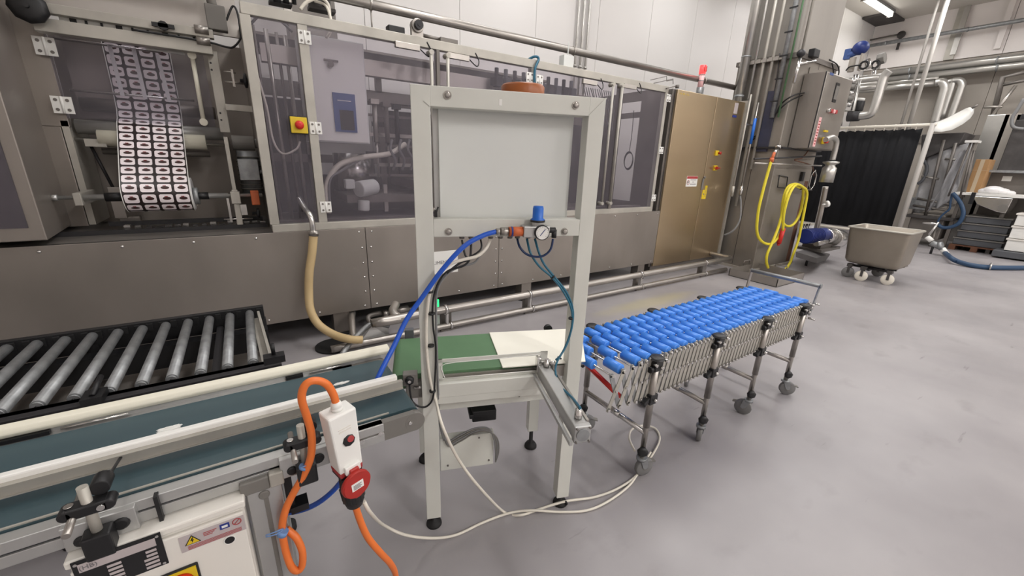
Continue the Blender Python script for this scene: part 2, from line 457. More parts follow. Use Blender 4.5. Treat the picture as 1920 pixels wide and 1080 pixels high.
# door bar handles
def handle(px, py0, py1, y=YF):
    xx = at(px, py0, y=y).x; zz0 = at(px, py0, y=y).z
    b = B().cyl((xx, y-0.06, 1.05), (xx, y-0.06, zz0), 0.014).cyl((xx, y, zz0-0.01), (xx, y-0.075, zz0-0.01), 0.02).cyl((xx, y, 1.06), (xx, y-0.075, 1.06), 0.02)
    part('door_handle', b, 'steel_pale', mc)
for px, py in ((803, 98), (834, 104), (1143, 158), (1160, 160)): handle(px, py, 0)
for px, py in ((765, 88), (860, 108), (1105, 155), (1180, 163)):
    p = m3(px, py); part('safety_switch', B().box((p.x-0.11, YF-0.03, p.z-0.022), (p.x+0.09, YF-0.002, p.z+0.022)), 'steel', mc, bev=0.003)
    part('cable', B().tube([(p.x+0.09, YF-0.015, p.z), (p.x+0.16, YF-0.03, p.z-0.05), (p.x+0.19, YF-0.01, p.z+0.0), (p.x+0.16, YF, p.z+0.06)], 0.005), 'black', mc)
# emergency stop on the first window
p = m3(560, 235)
es = part('emergency_stop_plate', B().box((p.x-0.055, YF-0.03, p.z-0.055), (p.x+0.055, YF, p.z+0.055)), 'yellow', mc, 'yellow plate with red stop button', bev=0.004)
part('plate_border', B().box((p.x-0.062, YF-0.012, p.z-0.062), (p.x+0.062, YF-0.001, p.z+0.062)), 'dark_rail', es)
part('stop_button', B().lathe((p.x, YF-0.03, p.z), (0, -1, 0), [(0.018, 0), (0.018, 0.015), (0.030, 0.016), (0.028, 0.03), (0.01, 0.036)]), 'red_bright', es)
# latch arm at the right end of the top beam
p = m3(1262, 163); part('latch_arm', B().bar((x1-0.06, YF-0.01, ztop-0.03), (p.x+0.02, YF-0.05, p.z+0.01), 0.03, 0.012).cyl((p.x, YF-0.06, p.z-0.02), (p.x, YF-0.06, p.z+0.015), 0.022), 'steel_dark', mc)
part('wire_guard', B().tube([m3(1220, 150), m3(1250, 143), m3(1250, 152), m3(1262, 150)], 0.004, sub=1).tube([m3(1226, 156), m3(1262, 148), m3(1262, 158)], 0.004, sub=1), 'steel_dark', mc)
# things standing on the top beam
p = m3(784, 50); part('pulley_bracket', B().box((p.x-0.05, YF+0.02, ztop-0.02), (p.x+0.05, YF+0.05, p.z)).cyl((p.x, YF+0.0, p.z+0.01), (p.x, YF+0.06, p.z+0.01), 0.05), 'steel', mc, bev=0.004)
part('pulley', B().cyl((p.x, YF-0.03, p.z+0.01), (p.x, YF, p.z+0.01), 0.034).cyl((p.x, YF-0.034, p.z+0.01), (p.x, YF-0.028, p.z+0.01), 0.015), 'dark_rail', mc)
p = m3(757, 52); part('actuator_block', B().box((p.x-0.10, YF+0.06, p.z-0.04), (p.x+0.03, YF+0.14, p.z+0.02)), 'black', mc, bev=0.005)
part('push_rod', B().cyl(m3(790, 66, YF+0.1), m3(830, 76, YF+0.1), 0.016).box(tuple(m3(826, 74, YF+0.1)-V((0.02, 0.05, 0.03))), tuple(m3(850, 82, YF+0.1)+V((0.02, 0.05, 0.02)))), 'steel_dark', mc)
p = m3(1073, 116); part('terminal_box', B().box((p.x-0.06, YF+0.06, p.z-0.06), (p.x+0.07, YF+0.14, p.z+0.07)).cyl((p.x+0.02, YF+0.1, p.z+0.06), (p.x+0.02, YF+0.1, p.z+0.2), 0.006), 'panel_grey', mc, bev=0.004)
part('blue_tube', B().tube([m3(990, 112, YF+0.05), m3(1003, 106), m3(1010, 111, YF-0.01), m3(1003, 130, YF-0.02), m3(1002, 160, YF-0.02)], 0.012), 'teal_tube', mc)

# ---- machine interior, seen through the tinted windows
YB = 4.72
D = 'machine_dark'
for xx in (x0+0.03, 0.62, 1.35, 2.1, 2.9, 3.35, 4.0, x1-0.05):
    part('rear_post', B().box((xx-0.03, YB, ZT), (xx+0.03, YB+0.06, 2.42)), 'steel_dark', mc)
part('rear_beam', B().box((x0, YB, 2.36), (x1, YB+0.06, 2.42)), 'steel_dark', mc)
part('rear_beam', B().box((x0, YB, 2.02), (x1, YB+0.05, 2.16)), 'steel_dark', mc)
part('rear_beam', B().box((x0, YB, 1.42), (3.2, YB+0.05, 1.50)), 'steel_dark', mc)
for a, c, z0, z1 in ((x0, 0.62, ZT, 2.0), (0.65, 1.32, ZT, 1.3), (1.38, 2.07, ZT, 1.98), (2.13, 2.87, ZT, 1.35), (2.13, 2.87, 1.5, 2.0), (2.93, 3.3, ZT, 2.0), (3.95, x1-0.05, ZT, 2.05), (3.4, 3.95, ZT, 1.12)):
    part('rear_panel', B().box((a, YB+0.01, z0), (c, YB+0.03, z1)), D, mc)
part('inner_beam', B().box((x0+0.1, 3.78, 2.14), (3.1, 3.86, 2.26)), 'steel', mc)
part('inner_beam', B().box((0.5, 4.1, 1.98), (3.3, 4.18, 2.06)), 'steel_dark', mc)
part('forming_table', B().box((1.35, 3.75, 1.22), (3.2, 4.5, 1.30)), 'steel_dark', mc)
part('forming_table', B().box((0.75, 3.8, 1.10), (1.5, 4.4, 1.17)), 'steel_dark', mc)
part('lower_beam', B().box((x0+0.05, 3.62, ZT), (x1-0.1, 3.72, ZT+0.07)), 'steel_dark', mc)
for k, xx in enumerate((0.22, 0.30, 0.37, 0.43)):
    part('riser_pipe', B().cyl((xx, 3.72+0.05*k, ZT), (xx-0.01, 3.72+0.05*k, 2.35), 0.011+0.004*(k % 2)), 'steel' if k % 2 else 'steel_dark', mc)
part('hose', B().tube([m3(482, 140, 3.56), m3(500, 200, 3.56), m3(512, 262, 3.58), m3(530, 288, 3.58), m3(555, 280, 3.58), m3(563, 265, 3.58)], 0.007), 'cable_white', mc)
part('hose', B().tube([m3(470, 45, 3.58), m3(490, 28, 3.6), m3(520, 35, 3.6), m3(548, 60, 3.6)], 0.009), 'cable_grey', mc)
# control cabinet behind the second window
a, c = m3(583, 90, 3.60), m3(697, 95, 3.60); z0 = m3(600, 266, 3.60).z
cb = part('control_box', B().box((0.475, 3.60, z0), (0.475+0.455, 3.80, z0+0.735)), 'panel_grey', mc, 'pale grey control box behind tinted window', bev=0.008)
part('door_edge', B().box((0.49, 3.592, z0+0.012), (0.918, 3.60, z0+0.723)), 'white', cb)
p = m3(647, 212, 3.59)
kp = part('keypad', B().box((p.x-0.082, 3.583, p.z-0.14), (p.x+0.082, 3.592, p.z+0.14)), 'keypad_blue', cb, 'blue keypad with dark screen')
part('lock', B().cyl((p.x-0.075, 3.592, p.z+0.33), (p.x-0.075, 3.565, p.z+0.33), 0.022).box((p.x-0.12, 3.575, p.z+0.35), (p.x-0.02, 3.592, p.z+0.362)), 'steel_dark', cb)
q = m3(651, 225, 3.583)
# screen as a second sub-part of the box
part('screen', B().box((q.x-0.052, 3.580, q.z-0.075), (q.x+0.052, 3.5835, q.z+0.07)), 'dark_rail', cb)
part('keypad_print', B().box((p.x-0.05, 3.5815, p.z+0.085), (p.x+0.05, 3.5832, p.z+0.09)), 'white', cb)
# hoses, motor and cylinders lower down
part('hose', B().tube([m3(616, 400, 3.7), m3(612, 350, 3.7), m3(635, 310, 3.7), m3(680, 295, 3.75), m3(730, 288, 3.8), m3(760, 270, 3.85)], 0.022), 'cable_white', mc)
part('hose', B().tube([m3(620, 395, 3.68), m3(618, 340, 3.68), m3(640, 320, 3.7), m3(675, 300, 3.75)], 0.010), 'cable_grey', mc)
for px in (735, 752, 768, 785):
    part('hose', B().tube([m3(px, 262, 3.8), m3(px-3, 280, 3.78), m3(px+6, 300, 3.8), m3(px+2, 318, 3.85)], 0.012), 'cable_grey', mc)
part('motor', B().cyl(m3(672, 355, 3.75), m3(702, 350, 3.85), 0.07).cyl(m3(682, 375, 3.8), m3(682, 395, 3.8), 0.05).box(tuple(m3(655, 345, 3.8)-V((.04, .04, .04))), tuple(m3(655, 345, 3.8)+V((.04, .04, .04)))), 'panel_grey', mc, 'pale motor', bev=0.01)
part('drum', B().cyl((0.95, 4.35, 1.17), (0.95, 4.35, 1.52), 0.19, n=24), 'steel_bright', mc)
random.seed(11)
for i in range(16):
    xx = 1.05+i*0.135; yy = 3.85+0.12*(i % 3)
    part('cylinder', B().cyl((xx, yy, 1.62), (xx, yy, 1.95), 0.022).cyl((xx, yy, 1.32), (xx, yy, 1.62), 0.010).box((xx-0.035, yy-0.035, 1.93), (xx+0.035, yy+0.035, 1.97)), ('steel', 'steel_dark', 'black')[i % 3], mc)
for i in range(7):
    zz = 1.32+i*0.09; part('cross_rail', B().box((1.0+0.1*(i % 2), 3.98+0.03*i, zz), (3.15, 4.0+0.03*i, zz+0.022+0.01*(i % 3))), ('steel_dark', 'steel', D)[i % 3], mc)
for i in range(6):
    xx = 1.1+0.33*i; part('upright', B().box((xx, 3.9, 1.0), (xx+0.035, 3.94, 1.25)), 'steel', mc)
# valve row under the top beam of the fourth door
part('valve_bar', B().box((2.15, 3.72, 2.14), (3.25, 3.80, 2.19)), 'steel_dark', mc)
for i in range(10):
    xx = 2.2+0.105*i
    part('valve', B().box((xx-0.035, 3.66, 2.18), (xx+0.035, 3.78, 2.27)).cyl((xx, 3.72, 2.27), (xx, 3.72, 2.35), 0.02).box((xx-0.02, 3.70, 2.05), (xx+0.02, 3.76, 2.16)), 'crate_grey' if i % 2 else 'dark_rail', mc, bev=0.004)
cz = B()
for i in range(14): 
    xx = 3.55+0.035*i
    cz.tube([(xx-0.15, 3.8, 2.33), (xx, 3.82+0.01*(i % 3), 2.05+0.02*(i % 4)), (xx+0.1, 3.86, 1.85+0.03*(i % 5)), (xx+0.16, 3.95, 2.0)], 0.006, n=6, sub=4)
part('tube_bundle', cz, 'cable_grey', mc, kind='stuff')
cl = B()
cc = at(1178, 300, x=x1-0.06)
for i in range(4): cl.tube([cc+V((0.004*i, 0.075*math.cos(t), 0.11*math.sin(t)-0.006*i)) for t in [k*math.pi/8 for k in range(16)]], 0.005, n=6, sub=1, closed=True)
cl.tube([cc+V((0, 0, 0.11)), cc+V((0, -0.01, 0.3)), cc+V((0, 0, 0.62))], 0.005, n=6)
part('cable_coil', cl, 'black', mc)
part('inner_wall', B().box((3.25, 3.8, ZT), (3.28, 4.7, 2.3)), 'steel_dark', mc)
part('machine_end', B().box((x1-0.01, YF+0.06, ZT), (x1+0.0, 3.89, 2.42)).box((x1-0.01, 3.89, ZT), (x1, 4.22, 1.02)).box((x1-0.01, 3.89, 2.10), (x1, 4.22, 2.17)).box((x1-0.01, 3.89, 2.30), (x1, 4.22, 2.42)).box((x1-0.01, 4.22, ZT), (x1, 4.75, 2.42)), 'steel_dark', mc)
part('machine_partition', B().box((x0, YF+0.06, ZT), (x0+0.012, 4.75, 2.40)), 'bay_grey', mc)
part('roof_strip', B().box((x0, 4.2, 2.40), (3.2, 4.75, 2.42)), 'steel_dark', mc)
# pipework standing on the machine's roof left of the pulley
ck = thing('cable_duct', 'grey upright cable duct rising above the machine top', 'duct', (0.9, 4.5, 2.42))
part('duct', B().box((0.52, 4.45, 2.42), (0.92, 4.62, 3.6)), 'steel_dark', ck, bev=0.005)
part('side_bracket', B().box((0.50, 4.42, 2.6), (0.56, 4.45, 2.8)), 'steel', ck)
vb = thing('hose_bundle', 'bundle of pale hoses and fittings on top of the machine', 'hoses', (0.45, 3.75, 2.42))
part('hose', B().tube([m3(563, 18, 3.7), m3(575, 4, 3.7), m3(600, -4, 3.7), m3(615, 8, 3.7), m3(618, 28, 3.7)], 0.012), 'cable_white', vb)
part('hose', B().tube([m3(612, 72, 3.6), m3(622, 50, 3.62), m3(612, 12, 3.7), m3(590, 2, 3.75)], 0.010), 'cable_white', vb)
part('manifold', B().box(tuple(m3(580, 14, 3.8)), tuple(m3(625, 24, 3.9))).cyl(m3(590, -8, 3.9), m3(592, 16, 3.9), 0.05).cyl(m3(612, -8, 3.9), m3(612, 16, 3.9), 0.03), 'machine_dark', vb, bev=0.004)
part('valve_set', B().box(tuple(m3(505, 2, 3.9)), tuple(m3(545, 12, 4.0))).cyl(m3(518, -14, 3.9), m3(520, 6, 3.9), 0.025).cyl(m3(535, -14, 3.9), m3(537, 6, 3.9), 0.02).cyl(m3(550, -14, 3.9), m3(552, 8, 3.9), 0.015), 'black', vb)

# ---- left hood of the machine (nearest the picture's edge)
xh = -1.015
hd = part('hood', B().hexa([(-2.6, YF-0.04, 0.962), (xh, YF-0.04, 0.962), (xh-0.085, 4.55, 0.962), (-2.6, 4.55, 0.962), (-2.6, YF-0.04, 3.2), (xh, YF-0.04, 3.2), (xh-0.085, 4.55, 3.2), (-2.6, 4.55, 3.2)]), 'steel_panel', mc, bev=0.006)
part('hood_window', B().prism([(-2.3, YF-0.052, 1.04), (xh-0.06, YF-0.052, 1.04), (xh-0.06, YF-0.052, 1.66), (-2.3, YF-0.052, 2.1)], (0, 0.008, 0)), 'tint', hd)
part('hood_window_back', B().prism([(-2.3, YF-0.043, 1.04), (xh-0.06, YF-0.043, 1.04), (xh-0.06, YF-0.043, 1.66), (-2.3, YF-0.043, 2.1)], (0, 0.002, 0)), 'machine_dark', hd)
# ---- film bay
YP = 4.10
def mp(px, py): return at(px, py, y=YP)
xp = mp(104, 140).x
part('bay_post', B().box((xh-0.10, YP, 1.62), (xp, YP+0.05, 2.6)).box((xh-0.10, YP, 0.95), (xp-0.045, YP+0.03, 1.62)), 'steel_panel', mc, bev=0.004)
xp = mp(104, 140).x
part('bay_back', B().box((xh, 4.52, ZT), (x0, 4.54, 2.34)), 'bay_grey', mc)
part('bay_top_plate', B().box((-0.95, 4.25, 2.36), (x0, 4.28, 2.62)), 'steel', mc)
YD = 4.08
# tinted bay window with its hinges and bar handle
zw0 = mp(250, 235).z+0.02; zw1 = mp(250, 78).z+0.02; xw1 = mp(398, 200).x
part('window_panel', B().box((xp+0.004, YD-0.012, zw0), (xw1, YD-0.004, zw1)), 'tint_clear', mc)
hinge(85, 87, YD-0.01, 1.25); hinge(118, 197, YD-0.01, 1.25)
a, c = at(360, 104, y=YD-0.05), at(382, 229, y=YD-0.05)
part('door_handle', B().cyl(a, c, 0.014).cyl(a+V((0, .04, 0)), a-V((0, .015, 0)), 0.026).cyl(c+V((0, .04, 0)), c-V((0, .015, 0)), 0.026), 'rail_cream', mc)
a = at(272, 84, y=YD-0.02); c = at(346, 103, y=YD-0.02)
part('drilled_plate', B().box((a.x, YD-0.02, c.z+0.0), (c.x, YD-0.012, c.z+0.06)), 'aluminium', mc)
# side plates of the bay
def slope(p1, p2, wd, y0, y1, m, nm):
    p1, p2 = V(p1), V(p2)
    part(nm, B().hexa([(p2.x-wd/2, y0, p2.z), (p2.x+wd/2, y0, p2.z), (p2.x+wd/2, y1, p2.z), (p2.x-wd/2, y1, p2.z), (p1.x-wd/2, y0, p1.z), (p1.x+wd/2, y0, p1.z), (p1.x+wd/2, y1, p1.z), (p1.x-wd/2, y1, p1.z)]), m, mc, bev=0.003)
a = at(396, 95, y=4.03); c = at(418, 248, y=4.03)
part('drilled_post', B().box((a.x-0.03, 4.03, c.z), (a.x+0.035, 4.07, a.z)), 'steel_pale', mc, bev=0.003)
hl = B()
for px, py in ((395, 118), (397, 131), (413, 212), (415, 225)):
    q = at(px, py, y=4.03); hl.cyl((q.x, 4.029, q.z), (q.x, 4.025, q.z), 0.007, n=8)
part('plate_hole', hl, 'black', mc)
xs = a.x
part('side_plate', B().box((xs-0.012, 3.80, 1.0), (xs+0.012, 4.5, 1.60)), 'steel_pale', mc)
part('side_plate', B().box((xp-0.04, YP, 0.96), (xp-0.004, 4.5, 1.66)), 'steel_pale', mc)
part('side_plate_arm', B().box((xs-0.02, 3.78, ZT+0.03), (xs+0.02, 3.84, 1.22)), 'steel_pale', mc, bev=0.004)
# top rails with slotted scale bar, knob
def rail(p, q, hgt, y0, y1, m, nm):
    a, c = at(*p, y=y0), at(*q, y=y0)
    z = (a.z+c.z)/2
    return part(nm, B().box((a.x, y0, z-hgt/2), (c.x, y1, z+hgt/2)), m, mc, bev=0.003)
r1 = rail((72, 12), (400, 64), 0.055, 3.95, 4.01, 'steel_pale', 'guide_rail')
r2 = rail((60, 42), (398, 92), 0.075, 3.95, 4.03, 'steel_pale', 'guide_rail')
r3 = rail((110, 34), (385, 78), 0.085, 4.02, 4.03, 'white', 'slotted_bar')
sl = B()
zz = at(250, 55, y=4.02).z
random.seed(3)
for k in range(9):
    px = 130+k*29; q = at(px, 35+k*4.5, y=4.02); sl.box((q.x, 4.012, q.z-0.03), (q.x+0.012+0.02*(k % 3 == 0), 4.019, q.z+0.018))
part('slot', sl, 'black', mc)
q = at(52, 12, y=3.89)
part('clamp_knob', B().lathe(q+V((0, 0.06, 0)), (0, -1, 0), [(0.02, 0), (0.03, 0.02), (0.085, 0.03), (0.09, 0.06), (0.06, 0.075), (0.012, 0.075)], n=9).cyl(q+V((0, 0.0, 0)), q+V((0, -0.03, 0)), 0.012), 'black', mc, 'large black clamp knob')
q = at(306, 48, y=3.93)
part('clamp_knob', B().lathe(q+V((0, 0.03, 0)), (0, -1, 0), [(0.012, 0), (0.012, 0.02), (0.03, 0.025), (0.028, 0.04)], n=9).box(tuple(q+V((-0.06, -0.01, -0.012))), tuple(q+V((0.06, 0.01, 0.012)))), 'black', mc)
q = at(379, 62, y=3.95)
part('rail_end', B().cyl(q+V((-0.04, 0, 0.02)), q+V((0.04, 0, 0.02)), 0.028).cyl(q+V((-0.04, 0, -0.05)), q+V((0.04, 0, -0.05)), 0.028), 'steel', mc)
part('tie_bar', B().box((xs+0.03, 3.95, 1.795), (x0+0.02, 3.98, 1.84)), 'steel_pale', mc, bev=0.003)
q = at(421, 153, y=4.0)
part('adjuster', B().cyl(q, q+V((0.12, 0, 0)), 0.008).cyl(q+V((0.0, 0, 0.07)), q+V((0.08, 0, 0.07)), 0.006).box(tuple(q+V((0.05, -0.01, -0.03))), tuple(q+V((0.065, 0.01, 0.09)))), 'steel', mc)
part('star_knob', B().lathe(q+V((0.10, 0, 0.02)), (1, 0, 0), [(0.012, 0), (0.015, 0.02), (0.055, 0.03), (0.052, 0.045), (0.01, 0.05)], n=7), 'black', mc)
# sensor on top
q = at(412, 36, y=4.0)
sb = part('sensor', B().box(tuple(q+V((-0.08, -0.04, -0.08))), tuple(q+V((0.04, 0.04, 0.08)))).cyl(q+V((-0.03, 0, 0.08)), q+V((-0.06, 0, 0.28)), 0.03), 'motor_grey', mc, bev=0.006)
part('cable', B().tube([q+V((0.04, 0, 0)), at(436, 12, y=4.0), at(445, 24, y=3.98), at(451, 63, y=3.95), at(449, 76, y=3.94), at(436, 89, y=3.93), at(420, 87, y=3.93), at(395, 80, y=3.93), at(340, 70, y=3.93), at(250, 56, y=3.935)], 0.007), 'black', mc)
# rollers of the film path
def roller(p, q_, y, r, m, nm='film_roller'):
    a, c = at(*p, y=y), at(*q_, y=y); z = (a.z+c.z)/2
    part(nm, B().cyl((a.x, y, z), (c.x, y, z), r, n=20), m, mc)
roller((150, 188), (405, 218), 4.26, 0.045, 'steel')
roller((140, 225), (420, 262), 4.18, 0.048, 'aluminium')
roller((183, 250), (388, 275), 4.14, 0.055, 'rail_cream')
roller((130, 245), (430, 285), 4.14, 0.012, 'steel_bright', 'roller_shaft')
roller((190, 275), (395, 297), 4.18, 0.022, 'steel_dark')
roller((100, 72), (300, 97), 4.11, 0.008, 'steel_bright', 'guide_rod')
roller((130, 165), (365, 192), 4.11, 0.008, 'steel_bright', 'guide_rod')
for (p, q_) in (((205, 85), (230, 180)), ((250, 90), (273, 186)), ((295, 103), (318, 190))):
    part('guide_strip', B().bar(at(*p, y=4.085), at(*q_, y=4.085), 0.022, 0.006, up=(0, 1, 0)), 'plastic_bag', mc)
part('guide_plate', B().box((xp+0.02, 4.33, 1.70), (-0.66, 4.34, 2.25)), 'steel_panel', mc)
part('side_bracket', B().box((xp+0.05, 4.10, 1.50), (xp+0.16, 4.25, 1.55)), 'steel_pale', mc)
part('rod_block', B().box((-0.84, 4.14, 0.99), (-0.77, 4.22, 1.22)).box((-0.82, 4.16, 0.96), (-0.70, 4.22, 1.0)), 'steel', mc, bev=0.004)
part('link_rod', B().cyl((-0.88, 4.2, 1.52), (-0.81, 4.18, 1.2), 0.01), 'dark_rail', mc)
# gear motor right of the roll
q = at(452, 268, y=4.0)
part('gearbox', B().cyl(q+V((-0.06, 0, 0)), q+V((0.09, 0, 0)), 0.055).cyl(q+V((0.09, 0, 0)), q+V((0.11, 0, 0)), 0.035), 'motor_grey', mc, bev=0.004)
gm = part('motor', B().cyl(q+V((0.03, 0, -0.06)), q+V((0.03, 0, -0.40)), 0.075, n=18), 'galvanised', mc, 'grey gear motor with terminal box')
part('terminal_box', B().box(tuple(q+V((-0.045, -0.12, -0.28))), tuple(q+V((0.09, -0.05, -0.12)))), 'galvanised', gm, bev=0.004)
fn = B()
for k in range(8): fn.cyl(q+V((0.03, 0, -0.10-0.035*k)), q+V((0.03, 0, -0.108-0.035*k)), 0.083, n=18)
part('fin', fn, 'motor_grey', gm)
part('cable_gland', B().cyl(q+V((0.09, -0.09, -0.22)), q+V((0.16, -0.11, -0.19)), 0.016), 'cable_grey', gm)
# unwind shaft
ys = 3.80
sa, sc_ = at(95, 368, y=ys), at(492, 368, y=ys); zs = (sa.z+sc_.z)/2
part('unwind_shaft', B().cyl((sa.x, ys, zs), (sc_.x, ys, zs), 0.013).cyl((at(150, 368, y=ys).x, ys, zs), (at(428, 368, y=ys).x, ys, zs), 0.019).cyl((sa.x, ys, zs), (sa.x+0.03, ys, zs), 0.02), 'aluminium', mc)
part('shaft_bracket', B().box((-0.935, 3.76, zs-0.05), (-0.895, 4.10, zs+0.03)).box((xs-0.03, 3.76, zs-0.06), (xs+0.03, 3.84, zs+0.03)), 'steel_pale', mc, bev=0.004)
x_ = at(478, 372, y=ys).x
part('shaft_collar', B().box((x_-0.025, ys-0.03, zs-0.075), (x_+0.03, ys+0.03, zs+0.035)), 'orange', mc, 'orange brown clamp collar', bev=0.006)
part('adjuster', B().box((xs-0.06, ys-0.02, 0.98), (xs-0.045, ys, 1.16)).cyl((xs-0.1, ys-0.01, 1.0), (xs+0.09, ys-0.01, 1.0), 0.007).box((xs+0.02, ys-0.02, 1.03), (xs+0.06, ys+0.01, 1.11)), 'steel_bright', mc)
part('star_knob', B().lathe((xs+0.09, ys-0.01, 1.04), (1, 0, 0), [(0.012, 0), (0.012, 0.03), (0.04, 0.035), (0.038, 0.05), (0.01, 0.055)], n=7), 'black', mc)
lb = B()
random.seed(8)
for k in range(16):
    xx = -0.75+0.055*k; lb.box((xx, 3.87+0.02*(k % 3), ZT), (xx+0.03+0.02*random.random(), 3.93+0.02*(k % 3), ZT+0.02+0.03*random.random()))
part('ledge_fittings', lb, 'steel_bright', mc, kind='stuff')
part('ledge_rail', B().box((-0.85, 4.0, ZT+0.03), (0.1, 4.02, ZT+0.06)), 'dark_rail', mc)

# ---- roll of printed film hanging on the shaft, web running up into the bay
fm = thing('film_roll', 'roll of printed label film with rows of pale rounded labels on dark brown ground', 'film', (-0.5, ys, 1.05))
fx0, fx1 = at(226, 300, y=3.93).x, at(350, 300, y=3.93).x
R = 0.120
cy_, cz_ = ys+0.03, zs+0.015
a0_ = 0.55                                   # the web leaves the roll at this angle above its front
path = [(4.24, 2.28), (4.235, 2.1), (4.225, 1.9), (4.20, 1.76), (4.15, 1.70)]
tang = (cy_-R*math.cos(-a0_), cz_-R*math.sin(-a0_))
p0 = (4.10, 1.665)
path += [p0]+[(p0[0]+(tang[0]-p0[0])*k/6, p0[1]+(tang[1]-p0[1])*k/6) for k in range(1, 6)]
arc = [(cy_-R*math.cos(t), cz_-R*math.sin(t)) for t in [-a0_+(math.pi+a0_)*k/20 for k in range(21)]]
path = path+arc+[(cy_+R*0.9, cz_+0.06)]
vs = []; fs = []; uvs = []; L = 0; W0 = fx1-fx0
for i, (yy, zz) in enumerate(path):
    if i: L += math.hypot(yy-path[i-1][0], zz-path[i-1][1])
    for xx, u in ((fx0, 0.0), (fx1, 4.0)):
        vs.append((xx, yy, zz)); uvs.append((u, -L/0.0745))
    if i: k = 2*i; fs.append((k-2, k-1, k+1, k))
b = B(); b.add(vs, fs, True); part('film_web', b, 'label_film', fm, uv=uvs)
part('film_core', B().cyl((fx0+0.004, cy_, cz_), (fx1+0.01, cy_, cz_), R-0.006, n=28), 'plastic_bag', fm)
part('film_edge', B().tube([(fx0-0.001, a, c) for a, c in path], 0.003, n=6, sub=1).tube([(fx1+0.001, a, c) for a, c in path], 0.003, n=6, sub=1), 'white', fm)
part('core_chuck', B().cyl((fx0-0.10, cy_-0.03, zs), (fx0+0.01, cy_-0.03, zs), 0.03).cyl((fx1, cy_-0.03, zs), (fx1+0.10, cy_-0.03, zs), 0.026), 'black', fm)
part('chuck_ring', B().cyl((fx1+0.012, cy_-0.03, zs), (fx1+0.04, cy_-0.03, zs), 0.06, n=20), 'galvanised', fm)

# ---- paper sign on the base
p = m3(838, 492)
ps = part('paper_sign', B().box((p.x-0.22, YF-0.003, p.z-0.105), (p.x+0.115, YF-0.0005, p.z+0.115)), 'white', None, 'white paper sheet with printed word taped on the machine base behind the beige frame', cat='sign')
text('lettering', 'ALIMENTA', 'print_grey', ps, (p.x-0.06, YF-0.0045, p.z+0.005), (1, 0, 0), (0, 0, 1), 0.048)
# ================================================================ stainless electrical cabinet
kx0, kx1 = m3(1237, 400).x+0.01, m3(1374, 320).x
kzt = m3(1330, 178).z
cab = thing('electrical_cabinet', 'tall two-door brushed stainless electrical cabinet at the right end of the packaging machine', 'cabinet', ((kx0+kx1)/2, 3.68, 0))
part('body', B().box((kx0, YF+0.03, 0.14), (kx1, 3.86, kzt)), 'steel_dark', cab, bev=0.004)
part('plinth', B().box((kx0+0.01, YF+0.05, 0), (kx1-0.01, 3.84, 0.14)), 'steel_dark', cab)
kxm = m3(1325, 300).x
part('door', B().box((kx0+0.005, YF, 0.15), (kxm-0.005, YF+0.03, kzt-0.005)), 'steel_door', cab, bev=0.004)
d2 = part('door', B().box((kxm+0.005, YF, 0.15), (kx1-0.005, YF+0.03, kzt-0.005)), 'steel_door', cab, bev=0.004)
part('corner_post', B().box((kx1+0.005, YF-0.02, 0.03), (kx1+0.05, YF+0.1, kzt+0.02)), 'steel_pale', cab)
part('side_strip', B().box((kx0-0.045, YF+0.04, 0.14), (kx0-0.005, YF+0.1, kzt+0.0)), 'steel_dark', cab)
for py in (287, 315):
    p = m3(1343 if py == 287 else 1340, py)
    sw = part('switch', B().box((p.x-0.035, YF-0.02, p.z-0.035), (p.x+0.035, YF, p.z+0.035)), 'yellow', cab, 'yellow switch plate', bev=0.003)
    if py == 315: part('switch_knob', B().box((p.x-0.012, YF-0.05, p.z-0.02), (p.x+0.012, YF-0.02, p.z+0.02)).box((p.x-0.07, YF-0.045, p.z-0.008), (p.x+0.07, YF-0.035, p.z+0.008)), 'red', sw)
    else: part('switch_knob', B().lathe((p.x+0.02, YF-0.02, p.z), (0.35, -1, 0), [(0.014, 0), (0.014, 0.02), (0.022, 0.025), (0.02, 0.04)], n=12), 'red', sw)
p = m3(1297, 340)
sg = part('warning_sign', B().box((p.x-0.125, YF-0.003, p.z-0.07), (p.x+0.125, YF, p.z+0.07)), 'white', cab, 'white warning sign with red header and prohibition symbol')
part('sign_header', B().box((p.x-0.122, YF-0.004, p.z+0.034), (p.x+0.122, YF-0.003, p.z+0.067)), 'print_red', sg)
q = B()
for k, (wd) in enumerate((0.13, 0.035, 0.14)): q.box((p.x+0.03-wd/2, YF-0.004, p.z+0.014-k*0.028), (p.x+0.03+wd/2, YF-0.003, p.z+0.022-k*0.028))
part('sign_line', q, 'print_grey', sg)
ring = B().tube([V((p.x-0.085+0.027*math.cos(t), YF-0.004, p.z-0.016+0.030*math.sin(t))) for t in [k*math.pi/8 for k in range(16)]], 0.003, n=5, sub=1, closed=True)
part('symbol_ring', ring, 'print_red', sg); part('symbol', B().prism([(p.x-0.095, YF-0.004, p.z-0.03), (p.x-0.075, YF-0.004, p.z-0.02), (p.x-0.08, YF-0.004, p.z+0.005), (p.x-0.095, YF-0.004, p.z)], (0, 0.001, 0)), 'black', sg)
p = m3(1321, 360)
ys_ = part('yellow_sticker', B().box((p.x-0.055, YF-0.003, p.z-0.10), (p.x+0.05, YF, p.z+0.03)).box((p.x-0.005, YF-0.003, p.z+0.03), (p.x+0.05, YF, p.z+0.09)), 'yellow', cab)
q = B()
for k in range(6): q.box((p.x+0.0, YF-0.004, p.z+0.05-k*0.022), (p.x+0.042, YF-0.003, p.z+0.054-k*0.022))
q.cyl((p.x-0.02, YF-0.004, p.z-0.03), (p.x-0.02, YF-0.003, p.z-0.03), 0.012)
part('sticker_line', q, 'print_grey', ys_)
